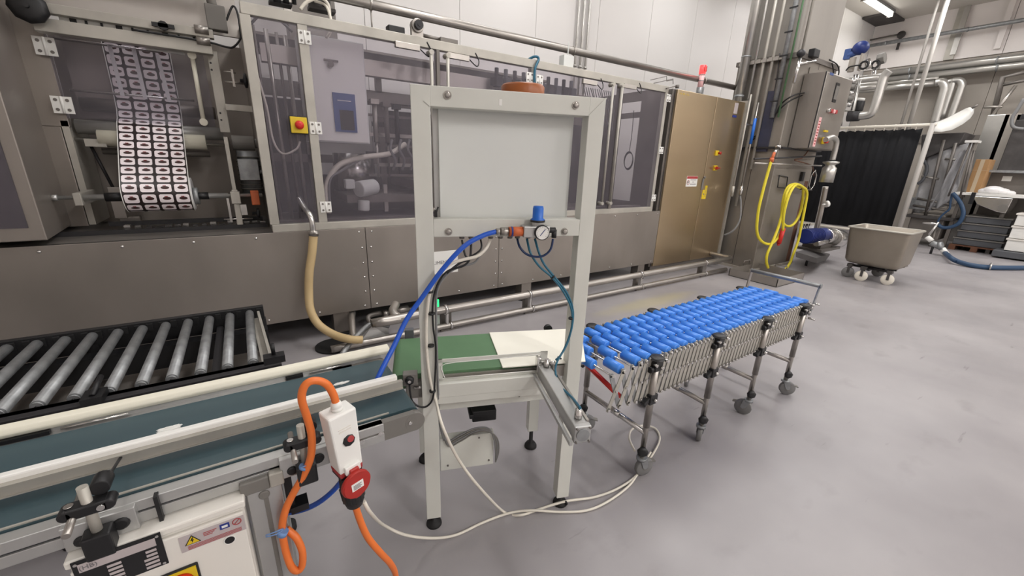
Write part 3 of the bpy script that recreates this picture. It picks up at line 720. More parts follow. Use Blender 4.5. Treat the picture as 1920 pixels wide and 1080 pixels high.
p = m3(1318, 340); part('door_handle', B().box((p.x-0.025, YF-0.012, p.z-0.12), (p.x+0.012, YF, p.z+0.04)).cyl((p.x+0.012, YF, p.z+0.055), (p.x+0.012, YF-0.02, p.z+0.055), 0.016), 'motor_grey', cab, bev=0.003)
p = m3(1379, 206); part('name_plate', B().box((p.x-0.04, YF-0.003, p.z-0.05), (p.x+0.05, YF, p.z+0.09)), 'label_silver', d2, 'small silver and blue plate')
part('plate_print', B().box((p.x-0.05, YF-0.005, p.z-0.10), (p.x+0.05, YF-0.001, p.z-0.07)), 'print_blue', cab)
p = m3(1284, 176); q = B()
random.seed(21)
for k in range(9): 
    xx = p.x-0.1+0.024*k; q.box((xx, YF-0.003, p.z-0.012), (xx+0.004+0.008*(k % 2), YF-0.001, p.z+0.008-0.008*(k % 3)))
part('yellow_marking', q, 'yellow', cab)
# signal tower
p = at(1313, 160, y=3.7)
st = thing('signal_tower', 'small stack light with lit red top on the stainless cabinet', 'lamp', (p.x, 3.7, kzt))
h0 = kzt; zt_ = at(1316, 122, y=3.7).z
part('mount', B().cyl((p.x, 3.7, h0), (p.x, 3.7, h0+0.12), 0.040).box((p.x+0.045, 3.68, h0), (p.x+0.07, 3.72, h0+0.13)), 'galvanised', st)
hz = h0+0.12; sh = (zt_-hz)
part('pole', B().cyl((p.x, 3.7, hz), (p.x, 3.7, hz+sh*0.62), 0.035), 'lamp_pink', st)
part('collar', B().cyl((p.x, 3.7, hz+sh*0.28), (p.x, 3.7, hz+sh*0.31), 0.038).cyl((p.x, 3.7, hz+sh*0.55), (p.x, 3.7, hz+sh*0.58), 0.038), 'galvanised', st)
part('lens', B().cyl((p.x, 3.7, hz+sh*0.62), (p.x, 3.7, hz+sh), 0.042), 'lamp_red', st, 'lit red lens')
fp_ = [(p.x-0.02, 3.657, hz+sh*.95), (p.x-0.02, 3.657, hz+sh*.72), (p.x+0.02, 3.657, hz+sh*.72), (p.x+0.02, 3.657, hz+sh*.95)]
part('filament', B().tube(fp_, 0.006, sub=1), 'red', st)

# long pipe over the machine
pz = at(1000, 78, y=3.75).z
lp = thing('overhead_pipe', 'long grey steel pipe running above the packaging machine to the column', 'pipe', (2, 3.75, pz))
part('pipe', B().cyl((-2.6, 3.75, pz), (at(1385, 160, y=3.75).x, 3.75, pz), 0.036, n=18), 'steel', lp)
for px in (1076, 700, 1330):
    q = at(px, 90, y=3.75); part('pipe_clamp', B().cyl((q.x-0.012, 3.75, pz), (q.x+0.012, 3.75, pz), 0.041, n=16).cyl((q.x, 3.75, pz), (q.x, 3.75, 2.43), 0.006), 'steel', lp)
# bright vertical conduits on the white wall
for px in (1083, 1093, 1103):
    q = at(px, 50, y=5.26)
    part('wall_conduit', B().cyl((q.x, 5.26, 1.4), (q.x, 5.26, ZC), 0.018).cyl((q.x, 5.26, 2.9), (q.x, 5.26, 2.93), 0.028), 'pipe_clad', None, ('left' if px == 1083 else 'middle' if px == 1093 else 'right')+'most of the three slim conduits rising up the white wall', cat='conduit', group='conduits on the white wall')
for n_, px in (('left', 366), ('right', 380)):
    q = at(px, 20, y=5.26); part('wall_conduit', B().cyl((q.x, 5.26, 1.4), (q.x, 5.26, ZC), 0.018), 'pipe_clad', None, n_+' one of the two conduits on the wall above the film bay', cat='conduit', group='conduits above the film bay')

# ================================================================ pipework on the floor
fpw = thing('floor_pipework', 'pair of bright stainless pipes running low along the machine foot', 'pipes', (3.5, 3.15, 0))
z1, z2 = at(1000, 551, y=3.15).z, at(1000, 578, y=3.15).z
xe = at(1368, 487, y=3.15).x; xs1 = at(768, 590, y=3.15).x; xs2 = at(688, 626, y=3.15).x
part('pipe', B().tube([(xs1-0.06, 3.33, z1+0.06), (xs1-0.12, 3.22, z1+0.03), (xs1-0.06, 3.15, z1-0.01), (xs1+0.08, 3.15, z1), (xe, 3.15, z1)], 0.036, n=14), 'steel', fpw)
part('pipe_end', B().tube([(xe, 3.15, z1), (xe+0.05, 3.18, z1), (xe+0.06, 3.24, z1), (xe+0.06, 3.5, z1)], 0.034, n=12), 'steel', fpw)
part('pipe', B().tube([(xs2-0.02, 3.55, z2+0.12), (xs2-0.06, 3.4, z2+0.11), (xs2-0.09, 3.2, z2+0.03), (xs2-0.03, 3.15, z2), (xs2+0.15, 3.15, z2), (xe-0.05, 3.15, z2)], 0.028, n=14), 'steel', fpw)
part('pipe', B().tube([at(700, 612, y=3.45), at(690, 596, y=3.5), at(705, 588, y=3.55), at(735, 585, y=3.6), at(775, 578, y=3.6)], 0.022, n=12), 'steel_dark', fpw)
part('union', B().cyl(at(722, 588, y=3.55)+V((-.02, 0, 0)), at(722, 588, y=3.55)+V((.02, 0, 0)), 0.036).cyl(at(740, 583, y=3.6), at(765, 578, y=3.6), 0.034), 'steel', fpw)
for px in (992, 1195, 1310, 835):
    q = at(px, 560, y=3.15)
    part('pipe_clamp', B().cyl((q.x-0.012, 3.15, z1), (q.x+0.012, 3.15, z1), 0.045, n=16).cyl((q.x+0.04, 3.15, z2), (q.x+0.06, 3.15, z2), 0.036, n=16).box((q.x, 3.13, z2+0.02), (q.x+0.02, 3.17, z1-0.02)), 'steel_bright', fpw)
    part('stand', B().box((q.x-0.02, 3.2, 0), (q.x+0.08, 3.24, z1)).box((q.x-0.05, 3.14, 0), (q.x+0.12, 3.26, 0.015)), 'steel_dark', fpw)

# corrugated hose with steel elbow
th = thing('corrugated_hose', 'cream corrugated hose hanging from a steel elbow down the machine base to the floor', 'hose', at(620, 630, z=0.0))
part('steel_elbow', B().tube([at(560, 372, y=3.58), at(572, 392, y=3.48), at(580, 402, y=3.42), at(585, 416, y=3.40), at(587, 434, y=3.40)], 0.021, n=12), 'steel_bright', th)
part('hose_clamp', B().cyl(at(588, 432, y=3.40), at(588, 442, y=3.40), 0.036).cyl(at(588, 438, y=3.36)+V((0, 0, 0)), at(597, 438, y=3.36), 0.008), 'steel', th)
hp = [at(588, 440, y=3.40), at(585, 475, y=3.40), at(580, 510, y=3.40), at(579, 545, y=3.40), at(582, 580, y=3.36), at(597, 608, y=3.30), at(625, 627, y=3.2), at(655, 636, y=3.10), at(680, 637, y=3.08)]
part('hose', B().tube(hp, 0.032, n=14, sub=22, rf=lambda i, N: 0.033 if i % 2 else 0.0285), 'hose_tan', th)

# round floor drain cover / mat near it
q = at(626, 650, z=0); part('floor_disc', B().cyl((q.x, q.y, 0.0), (q.x, q.y, 0.015), 0.14, n=24), 'rubber', None, 'flat black round disc on the floor below the hose end', cat='disc')
q = at(703, 646, z=0)
gd = thing('bent_guard', 'small grey curved sheet guard on the floor behind the belt conveyor', 'guard', (q.x, q.y, 0))
part('hoop', B().tube([q+V((-0.28, -0.1, 0.02)), q+V((-0.15, 0.0, 0.10)), q+V((0.0, 0.05, 0.17)), q+V((0.14, 0.05, 0.12))], 0.02, n=8), 'galvanised', gd)
part('sheet', B().prism([q+V((-0.14, 0, 0.02)), q+V((0.14, 0.05, 0.02)), q+V((0.13, 0.05, 0.11)), q+V((0.0, 0.05, 0.15)), q+V((-0.1, 0.0, 0.10))], (0, 0.02, 0)), 'aluminium', gd)
q = at(821, 568, y=3.6); part('indicator_light', B().box((q.x-0.012, q.y-0.02, q.z-0.04), (q.x+0.004, q.y, q.z+0.04)), 'led_green', None, 'small green lit indicator under the machine behind the pipes', cat='light')

# ================================================================ steel roller conveyor (left)
rc = thing('roller_conveyor', 'dark framed roller conveyor with grey steel rollers between machine and belt conveyor', 'conveyor', (-0.6, 2.3, 0))
RY0, RY1, RZ = 1.965, 2.66, 0.60
part('side_rail', B().box((-1.9, RY0-0.045, RZ-0.075), (0.035, RY0-0.012, RZ+0.005)).box((-1.9, RY0-0.075, RZ-0.002), (0.035, RY0-0.012, RZ+0.005)), 'dark_rail', rc, bev=0.002)
part('side_rail', B().box((-1.9, RY1+0.012, RZ-0.09), (0.0, RY1+0.045, RZ+0.03)), 'black', rc, bev=0.002)
bo = B()
for k in range(14):
    bo.lathe((-1.75+0.33*(k % 7), RY0-0.075, RZ-0.04), (0, -1, 0), [(0.009, 0), (0.007, 0.005)], n=8)
part('rail_bolts', bo, 'steel_bright', rc, kind='stuff')
first = None
for i in range(19):
    x = -0.072-0.0945*i
    if first is None:
        first = part('roller', B().cyl((x, RY0+0.006, RZ), (x, RY1, RZ), 0.021, n=18).cyl((x, RY0-0.004, RZ), (x, RY0+0.006, RZ), 0.017), 'galvanised', rc)
        fa = part('axle', B().cyl((x, RY0-0.012, RZ), (x, RY1+0.012, RZ), 0.006, n=6), 'black', rc)
    else:
        again(first, (-0.0945*i, 0, 0)); again(fa, (-0.0945*i, 0, 0))
ch = B()
for i in range(38): ch.box((-1.85+0.049*i, RY1-0.0, RZ-0.02), (-1.85+0.049*i+0.024, RY1+0.012, RZ+0.02))
part('chain_guard', ch, 'black_matt', rc, kind='stuff')
part('under_tray', B().box((-1.9, RY0+0.1, 0.34), (0.0, RY1, 0.36)), 'steel_dark', rc)
part('under_beam', B().box((-1.9, RY1-0.1, 0.40), (0.0, RY1-0.02, 0.52)), 'black', rc)
part('cross_beam', B().box((-0.235, RY0, RZ-0.12), (-0.205, RY1, RZ-0.05)), 'dark_rail', rc)
for x in (-1.6, -0.75, -0.02):
    for y in (RY0-0.03, RY1+0.03):
        part('leg', B().box((x-0.025, y-0.02, 0.02), (x+0.025, y+0.02, RZ-0.05)), 'dark_rail', rc)
        part('foot', B().cyl((x, y, 0), (x, y, 0.02), 0.04), 'rubber', rc)
a, c = at(485, 590, y=2.58), at(509, 676, y=1.94)
part('end_stop', B().bar(a, c, 0.012, 0.045).bar(a+V((-.018, 0, -.02)), c+V((-.018, 0, -.02)), 0.036, 0.004), 'steel_pale', rc, 'pale angle bar end stop')
part('guard_bracket', B().box((-0.60, RY0-0.09, RZ+0.005), (-0.54, RY0-0.01, RZ+0.03)).cyl((-0.57, RY0-0.07, RZ+0.03), (-0.56, RY0+0.03, RZ+0.06), 0.009), 'black', rc)
part('small_clamp', B().box((-0.03, 1.83, 0.64), (0.05, 1.88, 0.67)).cyl((0.01, 1.86, 0.67), (0.01, 1.86, 0.72), 0.008), 'black', rc)

# ================================================================ teal belt conveyor (front left)
bc = thing('belt_conveyor', 'aluminium framed conveyor with dark teal belt and white guide rails in the front left', 'conveyor', (-0.3, 1.15, 0))
BZ = 0.80; BY0, BY1 = 1.005, 1.342; BX0, BX1 = -1.5, at(760, 752, z=BZ).x
# belt loops round an end roller
b = B(); rr = 0.028
prof = [(BX0, BZ), (BX1, BZ)]+[(BX1+rr*math.sin(t), BZ-rr+rr*math.cos(t)) for t in [math.pi*k/8 for k in range(1, 8)]]+[(BX1, BZ-2*rr), (BX0, BZ-2*rr)]
prof = [V((x, 0, z)) for x, z in prof]
vs = [p+V((0, BY0, 0)) for p in prof]+[p+V((0, BY1, 0)) for p in prof]; n = len(prof)
b.add(vs, [(i, i+1, i+1+n, i+n) for i in range(n-1)], True)
b.add([p for p in vs[:n]], [tuple(range(n))]); b.add([p for p in vs[n:]], [tuple(range(n))])
belt = part('belt', b, 'belt_teal', bc)
# white worn marks on the belt
q = B()
random.seed(6)
def patch(cx, cy, rx, ry, n):
    for k in range(n):
        BZ = 0.80+0.0016*k/n
        u, v_ = random.uniform(-1, 1), random.uniform(-1, 1)
        x, y = cx+u*rx, cy+v_*ry; s = random.uniform(0.0015, 0.005)
        q.prism([(x-s*2, y-s*0.5, BZ+0.0006), (x+s*2, y-s*0.4, BZ+0.0006), (x+s*1.5, y+s*0.6, BZ+0.0006), (x-s, y+s*0.5, BZ+0.0006)], (0, 0, 0.0003))
p = at(318, 806, z=BZ); patch(p.x, p.y, 0.020, 0.013, 150)
p = at(640, 719, z=BZ); patch(p.x, p.y, 0.018, 0.006, 80)
part('worn_marks', q, 'white', belt, 'white scuffed marks on the belt', kind='stuff')
for nm, y0, y1 in (('near', BY0-0.032, BY0-0.002), ('far', BY1+0.002, BY1+0.032)):
    part('side_profile', B().box((BX0, y0, BZ-0.06), (0.235, y1, BZ-0.034)).box((BX0, y0, BZ-0.029), (0.235, y1, BZ-0.004)), 'aluminium', bc, bev=0.0015)
    part('profile_slot', B().box((BX0, y0+0.005, BZ-0.040), (0.235, y1-0.002, BZ-0.026)), 'dark_rail', bc)
    part('end_plate', B().hexa([(0.17, y0+0.004, BZ-0.062), (BX1+0.005, y0+0.004, BZ-0.062), (BX1+0.005, y1-0.006, BZ-0.062), (0.17, y1-0.006, BZ-0.062), (0.17, y0+0.004, BZ-0.004), (BX1+0.005, y0+0.004, BZ-0.004), (BX1+0.005, y1-0.006, BZ-0.004), (0.17, y1-0.006, BZ-0.004)]).cyl((BX1+0.005, y0+0.0032, BZ-0.033), (BX1+0.005, y1-0.0052, BZ-0.033), 0.029, n=20), 'motor_grey', bc)
    part('screw', B().cyl((0.225, y0+0.005, BZ-0.033), (0.225, y0-0.001, BZ-0.033), 0.007).cyl((0.175, y0+0.005, BZ-0.04), (0.175, y0-0.001, BZ-0.04), 0.007).cyl((0.31, y0+0.005, BZ-0.03), (0.31, y0-0.001, BZ-0.03), 0.005), 'steel_bright', bc)
part('belt_lip', B().box((BX0, BY0+0.001, BZ), (0.26, BY0+0.006, BZ+0.003)), 'steel_pale', bc)
# near guide rail: white strip on grey carrier
gy = 1.105
b = B(); gx1 = at(744, 700, y=gy).x
part('guide_rail', B().box((BX0, gy-0.004, BZ+0.040), (gx1, gy+0.016, BZ+0.058)), 'white', bc, 'white plastic guide rail', bev=0.004)
part('rail_carrier', B().box((BX0, gy-0.014, BZ+0.018), (gx1+0.012, gy-0.004, BZ+0.044)).box((BX0, gy-0.018, BZ+0.016), (gx1+0.012, gy-0.014, BZ+0.019)).box((BX0, gy-0.018, BZ+0.041), (gx1+0.012, gy-0.014, BZ+0.044)), 'steel_pale', bc)
# far guide rail (broad cream profile) and its carrier
gy2 = 1.375; gx2 = at(728, 650, y=gy2).x
z_ = at(400, 715, y=gy2).z
b = B()
pr = [(gy2-0.014, BZ+0.008), (gy2-0.020, BZ+0.020), (gy2-0.012, BZ+0.032), (gy2+0.010, BZ+0.038), (gy2+0.014, BZ+0.008)]
part('guide_rail', B().prism([(BX0, y, z) for y, z in pr], (gx2-BX0, 0, 0)), 'rail_cream', bc, 'broad cream guide rail on the far side', bev=0.004)
part('rail_carrier', B().box((BX0, gy2-0.010, BZ-0.006), (gx2-0.01, gy2+0.004, BZ+0.010)), 'aluminium', bc)
part('rail_slot', B().box((BX0, gy2-0.024, BZ-0.002), (-0.50, gy2-0.012, BZ+0.008)).box((0.03, gy2-0.024, BZ-0.002), (0.08, gy2-0.012, BZ+0.006)), 'black', bc)
part('rail_rod', B().cyl((-0.48, gy2-0.020, BZ+0.005), (-0.35, gy2-0.020, BZ+0.005), 0.0035).cyl((0.10, gy2-0.020, BZ+0.005), (0.20, gy2-0.020, BZ+0.005), 0.0035), 'steel_bright', bc)
# side bracket assemblies with clamps and rods
def clamp(px_top, x):
    yb = 0.945
    g = part('clamp_bracket', B().box((x-0.055, BY0-0.045, BZ-0.062), (x+0.055, BY0-0.030, BZ-0.006)), 'aluminium', bc, bev=0.002)
    part('bracket_knob', B().box((x-0.022, yb-0.02, BZ-0.075), (x+0.022, BY0-0.045, BZ-0.02)).cyl((x+0.03, yb+0.035, BZ-0.035), (x+0.03, yb+0.01, BZ-0.035), 0.014).cyl((x-0.03, yb+0.035, BZ-0.045), (x-0.03, yb+0.01, BZ-0.045), 0.012), 'black', g, bev=0.004)
    part('upright_rod', B().cyl((x, yb, BZ-0.05), (x, yb, BZ+0.085), 0.0085), 'steel_pale', bc)
    k = part('clamp_block', B().box((x-0.030, yb-0.015, BZ+0.028), (x+0.030, yb+0.015, BZ+0.050)).cyl((x-0.03, yb-0.015, BZ+0.039), (x-0.03, yb+0.015, BZ+0.039), 0.011).cyl((x+0.03, yb-0.015, BZ+0.039), (x+0.03, yb+0.015, BZ+0.039), 0.011), 'black', bc, bev=0.003)
    part('clamp_screw', B().cyl((x+0.02, yb-0.018, BZ+0.039), (x+0.02, yb-0.013, BZ+0.039), 0.006).cyl((x-0.025, yb-0.0, BZ+0.050), (x-0.025, yb, BZ+0.053), 0.007), 'steel_bright', k)
    part('cross_rod', B().cyl((x-0.022, yb-0.05, BZ+0.025), (x-0.022, yb+0.05, BZ+0.037), 0.0065), 'steel', bc)
    part('rail_clamp', B().cyl((x+0.020, yb+0.004, BZ+0.068), (x+0.020, yb+0.040, BZ+0.068), 0.016, n=18).cyl((x+0.020, yb+0.03, BZ+0.060), (x+0.020, gy-0.012, BZ+0.036), 0.003), 'black', bc, bev=0.002)
clamp(0, -0.335); clamp(0, 0.035)
part('cover_cap', B().box((-0.25, BY0-0.044, BZ-0.066), (-0.243, BY0-0.026, BZ+0.0)), 'black', bc)
# leg frame
for y in (BY0-0.02, BY1+0.02):
    for x in (-0.058, -1.3):
        lg = part('leg', B().box((x-0.036, y-0.020, 0.03), (x+0.036, y+0.02, BZ-0.055)), 'aluminium', bc, bev=0.002)
        part('leg_groove', B().box((x-0.005, y-0.0215, 0.03), (x+0.005, y-0.019, BZ-0.09)), 'motor_grey', lg)
        part('foot', B().cyl((x, y, 0), (x, y, 0.03), 0.035), 'rubber', bc)
part('leg_cap', B().box((-0.105, BY0-0.045, BZ-0.075), (-0.045, BY0-0.020, BZ-0.04)).cyl((-0.06, BY0-0.045, BZ-0.09), (-0.06, BY0-0.03, BZ-0.09), 0.012), 'motor_grey', bc, bev=0.003)
part('leg_cap', B().box((-0.045, BY0-0.05, BZ-0.072), (-0.015, BY0-0.02, BZ-0.034)), 'steel_pale', bc, bev=0.003)
part('cross_beam', B().box((-0.08, BY0, 0.3), (-0.03, BY1, 0.34)), 'aluminium', bc)
part('sensor_strip', B().box((-0.018, BY0-0.01, 0.60), (0.0, BY0+0.02, 0.745)).box((-0.012, BY0-0.02, 0.60), (0.03, BY0+0.02, 0.62)), 'black', bc)
q = at(540, 982, z=0.03); part('foot', B().cyl((q.x, q.y, 0), (q.x, q.y, 0.03), 0.03), 'rubber', bc)

# control enclosure below
yk = 0.94
a, c = at(122, 1049, y=yk), at(454, 937, y=yk)
cbx = thing('control_enclosure', 'white control box with name plate and yellow red isolator hung under the teal belt conveyor', 'control box', ((a.x+c.x)/2, 1.1, 0.3))
tz = 0.722
part('body', B().box((a.x, yk, 0.33), (c.x, 1.32, tz)), 'box_white', cbx, bev=0.006)
part('lid', B().box((a.x-0.004, yk-0.006, tz-0.004), (c.x+0.004, 1.32, tz+0.014)), 'box_white', cbx, bev=0.004)
dr = part('front_door', B().box((a.x+0.002, yk-0.010, 0.34), (c.x-0.002, yk, tz-0.010)), 'box_white', cbx, bev=0.003)
def fk(px, py): return at(px, py, y=yk-0.010)
def onface(nm, x0, x1, z0, z1, m, par, d=0.001, lab=None, lift=0.0):
    return part(nm, B().box((x0, yk-0.010-lift-d, z0), (x1, yk-0.010-lift, z1)), m, par, lab)
# name plate (black with silver rows)
n0 = fk(147, 1065); n1 = fk(312, 993); n2 = fk(327, 1046)
nx0, nx1, nz1 = n0.x-0.008, n2.x-0.010, n1.z+0.0
nzb = nz1-0.085
pl = onface('name_plate', nx0, nx1, nzb, nz1, 'blue_dark' if 0 else 'black', dr, 0.002, 'black name plate with silver rows')
pq = B(); W_ = nx1-nx0
yy = yk-0.0125
pq.box((nx0+0.008, yy-0.0005, nz1-0.028), (nx1-0.010, yy, nz1-0.008))
part('plate_band', pq, 'label_silver', cbx)
pq = B()
for k in range(5):
    zz = nz1-0.034-0.010*k
    pq.box((nx0+W_*0.34, yy-0.0005, zz-0.006), (nx0+W_*0.50, yy, zz)).box((nx0+W_*(0.74 if k > 1 else 0.78), yy-0.0005, zz-0.006), (nx1-0.012, yy, zz))
part('plate_row', pq, 'label_silver', cbx)
text('plate_emblem', '(HB)', 'print_grey', cbx, (nx0+0.022, yy-0.0012, nz1-0.018), (1, 0, 0), (0, 0, 1), 0.014, 0.0003)
pq = B()
for xx in (nx0+0.006, nx1-0.006):
    for zz in (nz1-0.006, nzb+0.006): pq.cyl((xx, yy-0.002, zz), (xx, yy, zz), 0.003, n=8)
part('plate_rivet', pq, 'steel_bright', cbx)
# silver warning label
s0 = fk(328, 990); s1 = fk(452, 935); s2 = fk(463, 978)
sx0, sx1, sz1, sz0 = s0.x, s1.x-0.002, tz-0.018, tz-0.060
lb_ = onface('warning_label', sx0, sx1, sz0, sz1, 'label_silver', dr, 0.001, 'silver warning label with yellow triangle')
yl = yk-0.0115
t0 = V((sx0+0.018, yl, sz1-0.022))
part('warning_triangle', B().prism([(sx0+0.008, yl, sz1-0.026), (sx0+0.036, yl, sz1-0.026), (sx0+0.022, yl, sz1-0.003)], (0, -0.0006, 0)), 'black', cbx)
part('warning_triangle', B().prism([(sx0+0.0105, yl-0.0006, sz1-0.0245), (sx0+0.0335, yl-0.0006, sz1-0.0245), (sx0+0.022, yl-0.0006, sz1-0.0058)], (0, -0.0005, 0)), 'yellow', cbx, 'yellow triangle')
part('lightning_bolt', B().prism([(sx0+0.0225, yl-0.0011, sz1-0.009), (sx0+0.0185, yl-0.0011, sz1-0.0165), (sx0+0.0215, yl-0.0011, sz1-0.0165), (sx0+0.0205, yl-0.0011, sz1-0.0225), (sx0+0.0255, yl-0.0011, sz1-0.0145), (sx0+0.0225, yl-0.0011, sz1-0.0145), (sx0+0.025, yl-0.0011, sz1-0.009)], (0, -0.0004, 0)), 'black', cbx)
pq = B()
for k in range(3): pq.box((sx0+0.042, yl-0.0004, sz1-0.010-0.004*k), (sx0+0.066-0.004*k, yl, sz1-0.0085-0.004*k))
for k in range(4): pq.box((sx0+0.012, yl-0.0004, sz1-0.031-0.0028*k), (sx1-0.008, yl, sz1-0.030-0.0028*k))
part('label_line', pq, 'print_red', cbx)
part('label_symbol', B().box((sx1-0.046, yl-0.0006, sz1-0.018), (sx1-0.028, yl, sz1-0.004)), 'print_blue', cbx)
part('label_symbol', B().box((sx1-0.0425, yl-0.001, sz1-0.0145), (sx1-0.0315, yl-0.0006, sz1-0.0085)), 'white', cbx)
ct = V((sx1-0.014, yl-0.001, sz1-0.0105))
part('label_symbol', B().tube([ct+V((0.008*math.cos(t), 0, 0.008*math.sin(t))) for t in [k*math.pi/8 for k in range(16)]], 0.0010, n=5, sub=1, closed=True).bar(ct+V((-0.005, 0, -0.005)), ct+V((0.005, 0, 0.005)), 0.0012, 0.0012), 'print_red', cbx)
hq = fk(431, 1011)
part('hole_ring', B().cyl((hq.x, yk-0.010, hq.z), (hq.x, yk-0.0125, hq.z), 0.0115, n=20), 'white', cbx)
part('cable_hole', B().cyl((hq.x, yk-0.0125, hq.z), (hq.x, yk-0.013, hq.z), 0.0095, n=20), 'black', cbx)
iq = fk(338, 1078)
ib = part('isolator_plate', B().box((iq.x-0.032, yk-0.016, iq.z-0.045), (iq.x+0.034, yk-0.010, iq.z+0.020)), 'black', cbx, bev=0.003)
part('isolator_face', B().box((iq.x-0.028, yk-0.019, iq.z-0.041), (iq.x+0.030, yk-0.016, iq.z+0.016)), 'yellow', ib, 'yellow isolator face')
part('isolator_knob', B().lathe((iq.x+0.001, yk-0.019, iq.z-0.012), (0, -1, 0), [(0.022, 0), (0.021, 0.010), (0.016, 0.014), (0.0, 0.014)], n=22).box((iq.x-0.004, yk-0.04, iq.z-0.032), (iq.x+0.006, yk-0.03, iq.z+0.008)), 'red_bright', ib)
# ================================================================ gate frame with its short green conveyor (turned about 20 degrees)
TH = math.radians(-20); FO = V((0.470, 1.264, 0))
FM = Matrix.Translation(FO) @ Matrix.Rotation(TH, 4, 'Z')
FU = V((math.cos(TH), math.sin(TH), 0)); FV = V((-math.sin(TH), math.cos(TH), 0))
def F(u, v, z): return FM @ V((u, v, z))
def fa_(px, py, v=0.0):
    """local (u, v, z) on the frame's plane at depth v"""
    r = RGT*((px-960)/FPX) + DWN*((py-540)/FPX) + FWD
    t = (v-(CAM-FO).dot(FV))/r.dot(FV); q = CAM+r*t-FO
    return V((q.dot(FU), v, q.z))
def FB(): return B(FM)
gf = thing('gate_frame', 'beige painted steel portal frame standing over the green belt with a grey panel', 'frame', FO, TH)
UL0, UL1, UR0, UR1 = -0.017, 0.041, 0.556, 0.613
ZTOP = 1.708
part('post', FB().box((UL0, 0, 0.055), (UL1, 0.055, ZTOP)), 'paint_beige', gf, bev=0.002)
part('post', FB().box((UR0, 0, 0.055), (UR1, 0.055, ZTOP)), 'paint_beige', gf, bev=0.002)
part('top_beam', FB().box((UL1-0.001, 0.0, 1.650), (UR0+0.001, 0.055, ZTOP)), 'paint_beige', gf, bev=0.002)
part('weld_seam', FB().bar((UR0, -0.001, 1.650), (UR1, -0.001, ZTOP), 0.003, 0.004).bar((UL1-0.018, -0.001, 1.665), (UL1, -0.001, 1.650), 0.003, 0.004), 'paint_beige', gf)
part('cross_beam', FB().box((UL1, 0.0, 1.250), (UR0, 0.055, 1.309)), 'paint_beige', gf, bev=0.002)
part('cross_beam', FB().box((UL1, 0.0, 0.605), (UR0-0.07, 0.055, 0.650)), 'paint_beige', gf, bev=0.002)
for u, z in ((0.093, 1.684), (0.507, 1.680), (0.090, 1.268), (0.500, 1.266)):
    part('bolt', FB().cyl((u, 0, z), (u, -0.003, z), 0.0125, n=16).lathe((u, -0.003, z), (0, -1, 0), [(0.0095, 0), (0.009, 0.006), (0.004, 0.0075)], n=6), 'steel', gf)
for u, v in (((UL0+UL1)/2, 0.027), ((UR0+UR1)/2, 0.027)):
    part('foot', FB().lathe((u, v, 0), (0, 0, 1), [(0.033, 0), (0.032, 0.008), (0.02, 0.022), (0.01, 0.026), (0.009, 0.056)], n=20), 'rubber', gf)
part('grey_panel', FB().box((0.067, 0.062, 1.262), (0.529, 0.074, 1.690)), 'panel_grey', gf, 'light grey flat panel bolted behind the frame', bev=0.002)
part('panel_rail', FB().box((0.050, 0.075, 1.25), (0.075, 0.10, 1.70)), 'aluminium', gf)
part('small_clip', FB().box((0.046, 0.03, 1.312), (0.056, 0.045, 1.335)).cyl((0.048, 0.04, 1.312), (0.06, 0.04, 1.345), 0.003), 'black', gf)
part('label_scrap', FB().box((0.253, -0.0012, 1.665), (0.262, 0, 1.683)), 'white', gf)
part('corner_gusset', FB().prism([(UR0, 0.0, 0.60), (UR0-0.04, 0.0, 0.60), (UR0, 0.0, 0.53)], (0, 0.01, 0)), 'paint_beige', gf)
# brown round cap on a bracket behind the top beam
bq = fa_(982, 160, 0.13)
rc_ = thing('round_brown_cap', 'brown round plastic cap behind the top of the beige frame', 'cap', F(bq.x, 0.13, 1.70), TH)
part('cap', FB().lathe((bq.x, 0.14, 1.70), (0, 0, 1), [(0.073, 0), (0.075, 0.012), (0.075, 0.044), (0.070, 0.050), (0.0, 0.051)], n=32), 'amber', rc_)
part('bracket', FB().box((bq.x-0.04, 0.055, 1.69), (bq.x+0.04, 0.15, 1.70)), 'steel', rc_)

# green conveyor
GZ = 0.72
gc = thing('green_conveyor', 'short conveyor with green belt and cream plastic sheet standing inside the beige frame', 'conveyor', F(0.3, 0.25, 0), TH)
gu0, gu1, gv0, gv1 = -0.098, 0.632, 0.045, 0.370
prof = [(gu1, GZ), (gu0+0.0, GZ)]+[(gu0-0.03*math.sin(t), GZ-0.03+0.03*math.cos(t)) for t in [math.pi*k/6 for k in range(1, 6)]]+[(gu0, GZ-0.06), (gu1, GZ-0.06)]
b = FB(); n = len(prof)
vs = [(u, gv0, z) for u, z in prof]+[(u, gv1, z) for u, z in prof]
b.add(vs, [(i, i+1, i+1+n, i+n) for i in range(n-1)], True); b.add(vs[:n], [tuple(range(n))]); b.add(vs[n:], [tuple(range(n))])
part('belt', b, 'belt_green', gc)
part('plastic_sheet', FB().prism([(0.295, 0.030, GZ+0.001), (0.642, 0.024, GZ+0.001), (0.755, 0.350, GZ+0.001), (0.30, 0.368, GZ+0.001)], (0, 0, 0.006)), 'hdpe', gc, 'cream plastic sheet lying on the belt', bev=0.002)
part('side_frame', FB().box((gu0+0.03, 0.372, GZ-0.10), (gu1, 0.380, GZ-0.005)), 'steel', gc)
part('side_frame', FB().box((gu0+0.03, 0.036, GZ-0.10), (UL1+0.0, 0.044, GZ-0.02)).box((UL1, 0.036, GZ-0.06), (gu1-0.02, 0.044, GZ-0.01)), 'steel', gc)
part('end_roller_cap', FB().lathe((0.60, 0.385, GZ-0.005), (0, 1, 0), [(0.02, 0), (0.02, 0.02)], n=14), 'black', gc)
